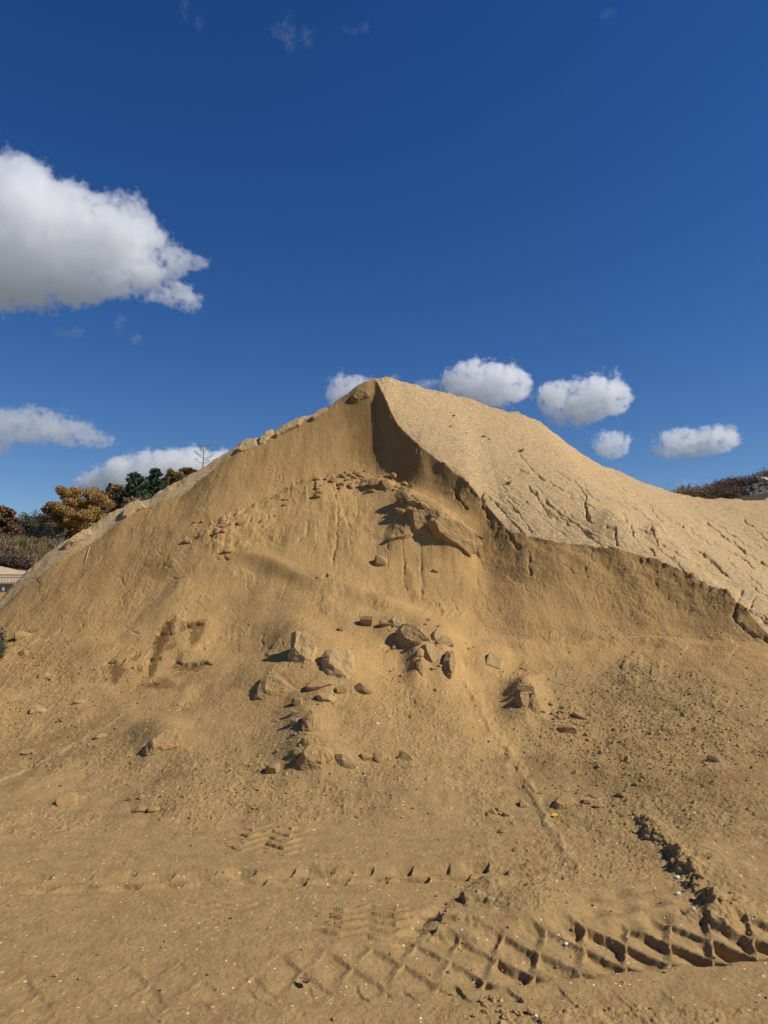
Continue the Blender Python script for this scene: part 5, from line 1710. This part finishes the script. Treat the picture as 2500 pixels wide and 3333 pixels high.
tree_px(bare_shrub, 212, 1612, 1700, 50, 76, 'pale bare tree left behind the golden tree', 37, M_BARKPALE, stems=22)
tree_px(bare_shrub, 410, 1650, 1720, 70, 64, 'bare brush right under the tan thinning tree', 38, None, M_BROWN, nleaf=700, stems=50)
tree_px(bare_shrub, 240, 1622, 1700, 60, 82, 'dark bare brush on the skyline left of the golden tree', 39, stems=50)
for i, (u_, vt_, vb_, w_, d_) in enumerate(((-30, 1782, 1850, 60, 50), (5, 1786, 1855, 60, 49.5), (40, 1795, 1858, 56, 49), (70, 1806, 1862, 54, 49), (98, 1816, 1866, 50, 49), (20, 1775, 1825, 60, 53), (60, 1790, 1835, 56, 52), (-10, 1765, 1810, 60, 55), (125, 1826, 1870, 50, 48.6))):
    tree_px(bare_shrub, u_, vt_, vb_, w_, d_, 'dense russet bush on the slope behind the pale sand bank', 50 + i, None, M_MAROON, group='russet bushes above the sand bank', stems=40, nleaf=1500, size=.07, name='russet_bush')
for i, (u_, vt_, vb_, w_, d_) in enumerate(((115, 1700, 1800, 60, 66), (150, 1660, 1760, 70, 74), (60, 1690, 1770, 60, 67), (215, 1670, 1760, 60, 72), (300, 1640, 1730, 80, 80), (350, 1650, 1720, 70, 76), (405, 1625, 1700, 70, 76), (540, 1580, 1650, 80, 80), (30, 1665, 1760, 60, 70), (180, 1740, 1830, 70, 58))):
    tree_px(bare_shrub, u_, vt_, vb_, w_, d_, 'twiggy grey-brown brush filling the wooded hillside', 110 + i, None, M_BROWN if i % 2 else M_GREYGREEN, group='brush between the hillside trees', stems=70, nleaf=900, size=.07)
# dry grass on the slope: one object
g_ = np.random.default_rng(77)
n = 9000
uu = np.clip(g_.normal(110, 45, n), -60, 200)
dd = g_.uniform(52.5, 61, n)
keep = (uu > -60)
xx = (uu - 1250) / F * dd
zz = HLF(xx, dd)
b_ = np.stack([xx, dd, zz - .05], -1)
tip = b_ + np.stack([g_.normal(.05, .18, n), g_.normal(0, .15, n), g_.uniform(.3, 1.0, n) * (.6 + .5 * perlin(uu / 18, dd / 1.5, 3))], -1)
side_ = np.stack([np.cos(g_.uniform(0, 6.28, n)), np.sin(g_.uniform(0, 6.28, n)), np.zeros(n)], -1) * .03
V_ = np.stack([b_ - side_, b_ + side_, tip + side_ * .3, tip - side_ * .3], 1).reshape(-1, 3)
tag(np_mesh('dry_grass', V_, np.arange(4 * n).reshape(n, 4), M_GRASS, None, False), kind='stuff')
# slender leafless sapling seen over the crest
root = empty('bare_sapling', at(660, 1530, 30))
tag(root, 'slender leafless sapling poking up over the left crest', 'tree')
T = Tubes()
s_ = 30 / F
g_ = np.random.default_rng(4)
pts_ = [Vector((0, 0, -.6)), Vector((0, 0, 20 * s_)), Vector((2 * s_, 0, 55 * s_)), Vector((-2 * s_, 0, 88 * s_))]
T.add(pts_, [.03, .022, .014, .004], 5)
for k_, (x0, x1, z0, z1) in enumerate(((0, -28, 22, 38), (0, 26, 30, 44), (1, -24, 40, 58), (2, 34, 38, 52), (2, -12, 55, 72), (2, 18, 58, 80), (1, 30, 24, 30), (0, -30, 48, 62), (0, 12, 62, 86), (-1, -14, 66, 84))):
    a0, e0 = Vector((x0 * s_, 0, z0 * s_)), Vector((x1 * s_, g_.normal(0, 8) * s_, z1 * s_))
    m0 = a0.lerp(e0, .5) + Vector((0, 0, -3 * s_))
    T.add([a0, m0, e0], [.014, .011, .005], 4)
    for _ in range(3):
        c = m0.lerp(e0, g_.uniform(0, 1))
        T.add([c, c + Vector((g_.normal(0, 5), g_.normal(0, 4), g_.uniform(3, 10))) * s_], [.008, .004], 3)
T.obj('branches', M_BARK, root)

# right hill: maroon scrub, two thin trees, rubble heap
for i in range(60):
    u_ = rng.uniform(2310, 2570) if i < 40 else rng.uniform(2130, 2360)
    d_ = rng.uniform(52, 70) if i < 40 else rng.uniform(55, 62)
    b_ = brush_base(HRF, u_, d_)
    hgt = rng.uniform(.6, 1.1) if i < 40 else rng.uniform(.5, 1.0)
    bare_shrub(b_, hgt, rng.uniform(1.2, 2.0), 'maroon scrub bush on the hill right of the pile' if i < 40 else 'low brown bush on the skyline behind the sunlit slope', 80 + i, None, M_MAROON if i < 40 else M_BROWN,
               group='maroon scrub on the far right hill' if i < 40 else 'low brown bushes on the skyline', stems=22, nleaf=900, size=.06, name='scrub_bush')
for u_, vt_, w_, l_ in ((2229, 1560, 12, 'thin leaning sapling on the right skyline, the narrower of two'), (2252, 1568, 18, 'round-headed thin sapling right of the leaning one')):
    b_ = brush_base(HRF, u_, 60)
    H_ = float(at(u_, vt_, 60)[2] - b_[2])
    bare_shrub(b_, max(H_, .9), w_ * 60 / F, l_, int(u_), M_TWIG, M_GREYGREEN, stems=12, nleaf=160, size=.05, name='thin_sapling', cat='tree')
M_RUB = plain('grey_rubble', (0.15, 0.14, 0.115), .95, .45, 1.2)
heap = empty('rubble_heap', at(2470, 1640, 48))
tag(heap, 'heap of grey broken rock on the far right hillside', 'rubble heap')
hb = np.array(heap.location)
us_, ts_ = np.meshgrid(np.linspace(2350, 2720, 70), np.linspace(0, 1, 40))
dd = 46 + 8 * ts_
vt = np.interp(us_, [2350, 2395, 2430, 2465, 2500, 2560, 2720], [1640, 1612, 1584, 1562, 1548, 1535, 1550])
xx = (us_ - 1250) / F * dd
zt = EYE + 53 * np.tan(PITCH - np.arctan((vt - 1666.5) / F))
zz = 1.6 + (zt - 1.6) * ts_ ** .9 + .25 * fbm(xx, dd, .9, 4, 160)
V_ = np.stack([xx, dd, zz], -1).reshape(-1, 3)
ii = np.arange(V_.shape[0]).reshape(us_.shape)
Q_ = np.stack([ii[:-1, :-1], ii[:-1, 1:], ii[1:, 1:], ii[1:, :-1]], -1).reshape(-1, 4)
np_mesh('slope', V_ - hb, Q_, M_RUB, heap, False)
vs, fs, nv = [], [], 0
for i in range(1500):
    k_ = rng.integers(0, len(V_))
    s_ = .04 + .2 * rng.random() ** 5
    q = bv * (1 + .25 * rng.normal(size=(len(bv), 1))) * rng.uniform(.6, 1.2, 3) * s_
    vs.append(q + V_[k_] + np.array((rng.uniform(-.1, .1), 0, s_ * .3)) - hb)
    fs.append(bf + nv)
    nv += len(bv)
tag(np_mesh('broken_stones', np.vstack(vs), np.vstack(fs), M_RUB, heap, False), kind='stuff')
vv, ff = rock_shape(9, 8, .1, 3)
o = np_mesh('boulder', vv * np.array((.32, .3, .2)), ff, plain('pale_boulder', (0.42, 0.38, 0.32), .9, .2, 3), None, False)
o.location = tuple(at(2486, 1561, 51.5))
tag(o, 'pale angular boulder on top of the grey rubble heap', 'boulder')

# ------------------------------------------------------------------ clouds: closed volumes far behind
def cloud(puffs, label, dens=.3, d=620.0, group=None, edge=.30, ragged=.55, name='cloud', nscale=1.0):
    cu = sum(p[0] for p in puffs) / len(puffs)
    cv = sum(p[1] for p in puffs) / len(puffs)
    c0 = at(cu, cv, d)
    k_ = d / F * 1.0
    right, up_, out = np.array((1, 0, 0.)), np.array((0, -sp, cp)), np.array((0, -cp, -sp))
    bm = bmesh.new()
    P_ = []
    for i, p in enumerate(puffs):
        u_, v_, ru, rv = p[:4]
        c = at(u_, v_, d) - c0
        rad = np.array((ru * k_, min(ru, rv) * k_ * 1.05, rv * k_)) * 1.38
        P_.append((c, rad))
        r_ = bmesh.ops.create_icosphere(bm, subdivisions=3, radius=1.0)
        for w_ in r_['verts']:
            w_.co = Vector((c[0] + w_.co.x * rad[0] * 1.0, c[1] + w_.co.y * rad[1] * 1.0, c[2] + w_.co.z * rad[2] * 1.0))
    me = bpy.data.meshes.new(name)
    bm.to_mesh(me)
    bm.free()
    o = bpy.data.objects.new(name, me)
    COL.objects.link(o)
    if len(puffs) > 1:
        md = o.modifiers.new('skin', 'REMESH')
        md.mode = 'VOXEL'
        md.voxel_size = max(.8, min(min(p[2], p[3]) for p in puffs) * k_ * .35)
        dg = bpy.context.evaluated_depsgraph_get()
        nm = bpy.data.meshes.new_from_object(o.evaluated_get(dg))
        o.modifiers.clear()
        o.data = nm
    m = bpy.data.materials.new(name + '_vapour')
    m.use_nodes = True
    N, L = m.node_tree.nodes, m.node_tree.links
    N.remove(N['Principled BSDF'])
    pv = N.new('ShaderNodeVolumePrincipled')
    pv.inputs['Color'].default_value = (1, 1, 1, 1)
    pv.inputs['Anisotropy'].default_value = .5
    L.new(pv.outputs[0], N['Material Output'].inputs['Volume'])
    tc = N.new('ShaderNodeTexCoord').outputs['Object']
    # ragged positions
    nz = N.new('ShaderNodeTexNoise')
    nz.inputs['Scale'].default_value = 1.7 * nscale / float(np.mean([q[1].mean() for q in P_]))
    nz.inputs['Detail'].default_value = 6
    nz.inputs['Roughness'].default_value = .74
    L.new(tc, nz.inputs['Vector'])
    tot = None
    for c, rad in P_:
        a_ = N.new('ShaderNodeVectorMath')
        a_.operation = 'SUBTRACT'
        L.new(tc, a_.inputs[0])
        a_.inputs[1].default_value = tuple(c)
        b_ = N.new('ShaderNodeVectorMath')
        b_.operation = 'MULTIPLY'
        L.new(a_.outputs[0], b_.inputs[0])
        b_.inputs[1].default_value = tuple(1 / rad)
        dt = N.new('ShaderNodeVectorMath')
        dt.operation = 'DOT_PRODUCT'
        L.new(b_.outputs[0], dt.inputs[0])
        L.new(b_.outputs[0], dt.inputs[1])
        f_ = n_math(N, L, 'SUBTRACT', 1.0, dt.outputs['Value'], True)
        tot = f_ if tot is None else n_math(N, L, 'ADD', tot, f_)
    tot = n_math(N, L, 'MINIMUM', tot, 1.0)
    rag = n_math(N, L, 'MULTIPLY', n_math(N, L, 'SUBTRACT', nz.outputs['Fac'], .5), ragged * 5.4 * (1.5 if dens < .1 else 1))
    fine = N.new('ShaderNodeTexNoise')
    fine.inputs['Scale'].default_value = 4 * nz.inputs['Scale'].default_value
    fine.inputs['Detail'].default_value = 5
    fine.inputs['Roughness'].default_value = .7
    L.new(tc, fine.inputs['Vector'])
    vo = N.new('ShaderNodeTexVoronoi')
    vo.inputs['Scale'].default_value = 2.3 * nz.inputs['Scale'].default_value
    vo.inputs['Detail'].default_value = 2
    vo.inputs['Roughness'].default_value = .6
    L.new(tc, vo.inputs['Vector'])
    curl = n_math(N, L, 'MULTIPLY', n_math(N, L, 'SUBTRACT', vo.outputs['Distance'], .42), -.62)
    fly = n_math(N, L, 'MULTIPLY', n_math(N, L, 'SUBTRACT', fine.outputs['Fac'], .5), .55)
    fld = n_math(N, L, 'ADD', n_math(N, L, 'ADD', tot, rag), n_math(N, L, 'ADD', curl, fly))
    # nothing outside the puffs
    fld = n_math(N, L, 'MULTIPLY', fld, n_math(N, L, 'MULTIPLY', tot, 6.0, True))
    mr = N.new('ShaderNodeMapRange')
    mr.interpolation_type = 'SMOOTHSTEP'
    mr.inputs['From Min'].default_value = edge
    mr.inputs['From Max'].default_value = edge + .5
    mr.inputs['To Min'].default_value = 0
    mr.inputs['To Max'].default_value = dens * (.55 if name == 'cloud' else .3)
    L.new(fld, mr.inputs['Value'])
    L.new(mr.outputs[0], pv.inputs['Density'])
    o.data.materials.clear()
    o.data.materials.append(m)
    o.location = tuple(c0)
    tag(o, label, 'cloud', group)
    return o


cloud([(40, 610, 130, 130), (0, 760, 230, 200), (150, 740, 200, 160), (300, 780, 185, 150), (425, 735, 95, 110), (430, 830, 160, 95), (560, 855, 110, 40), (480, 920, 120, 65), (585, 970, 80, 46), (100, 900, 230, 110), (-150, 800, 220, 240), (300, 910, 140, 75), (650, 858, 50, 22)],
      'biggest white cloud, billowing in from the left edge high above the pile', .2)
cloud([(60, 1380, 120, 58), (160, 1385, 120, 64), (262, 1420, 90, 42), (330, 1436, 50, 28), (-20, 1400, 90, 64), (8, 1462, 30, 34)], 'long flat cloud at the left edge under the biggest cloud', .16)
cloud([(300, 1572, 66, 34), (380, 1550, 95, 55), (480, 1535, 110, 70), (580, 1525, 115, 75), (670, 1515, 95, 65), (760, 1530, 90, 60)], 'bright white cloud lying behind the pines and the left crest', .4)
cloud([(1118, 1258, 58, 52), (1150, 1292, 70, 62), (1100, 1308, 42, 50), (1195, 1252, 44, 36)], 'small cloud peeping out left of the summit', .22)
cloud([(1520, 1232, 84, 60), (1600, 1218, 98, 60), (1645, 1262, 78, 64), (1560, 1275, 110, 55), (1480, 1258, 52, 32), (1690, 1256, 40, 44)], 'plump cloud resting on the ridge right of the summit', .3)
cloud([(1800, 1290, 76, 44), (1880, 1290, 106, 64), (1965, 1262, 76, 64), (1860, 1342, 98, 54), (1965, 1322, 88, 48), (2010, 1292, 44, 44)], 'large cloud of the right half, above the falling ridge', .28)
cloud([(1965, 1440, 44, 44), (2012, 1440, 48, 46), (1990, 1466, 46, 30)], 'small puffy cloud right below the large right cloud', .22)
cloud([(2200, 1440, 80, 44), (2280, 1430, 98, 46), (2362, 1426, 60, 42), (2250, 1466, 108, 30), (2160, 1476, 54, 16), (2340, 1392, 50, 16)], 'flat-bottomed cloud nearest the right edge', .25)
cloud([(2212, 1578, 46, 36)], 'faint cloud puff low over the right skyline', .05)
cloud([(1410, 1254, 52, 26), (1372, 1250, 30, 16)], 'little cloud scrap between the summit and the plump ridge cloud', .14)
cloud([(1278, 1232, 30, 20)], 'wisp just over the summit', .12)
cloud([(215, 1082, 52, 20), (255, 1085, 18, 34)], 'thin hooked wisp under the biggest cloud, the left one', .12, name='cloud_wisp')
cloud([(392, 1045, 24, 44)], 'faint curved wisp under the tip of the biggest cloud', .08, name='cloud_wisp')
cloud([(445, 1102, 24, 26)], 'little faint wisp lowest of those under the biggest cloud', .12, name='cloud_wisp')
cloud([(600, 15, 18, 60), (648, 75, 22, 34)], 'faint streak wisp at the very top left of the sky', .04, name='cloud_wisp')
cloud([(910, 100, 30, 34), (945, 110, 26, 80), (1000, 125, 30, 40)], 'veil-like wisp in the top middle of the sky', .03, name='cloud_wisp')
cloud([(1140, 98, 44, 16), (1190, 90, 20, 30)], 'faint little wisp right of the veil-like one', .03, name='cloud_wisp')
cloud([(1975, 45, 30, 20)], 'barely visible wisp at the top right', .025, name='cloud_wisp')
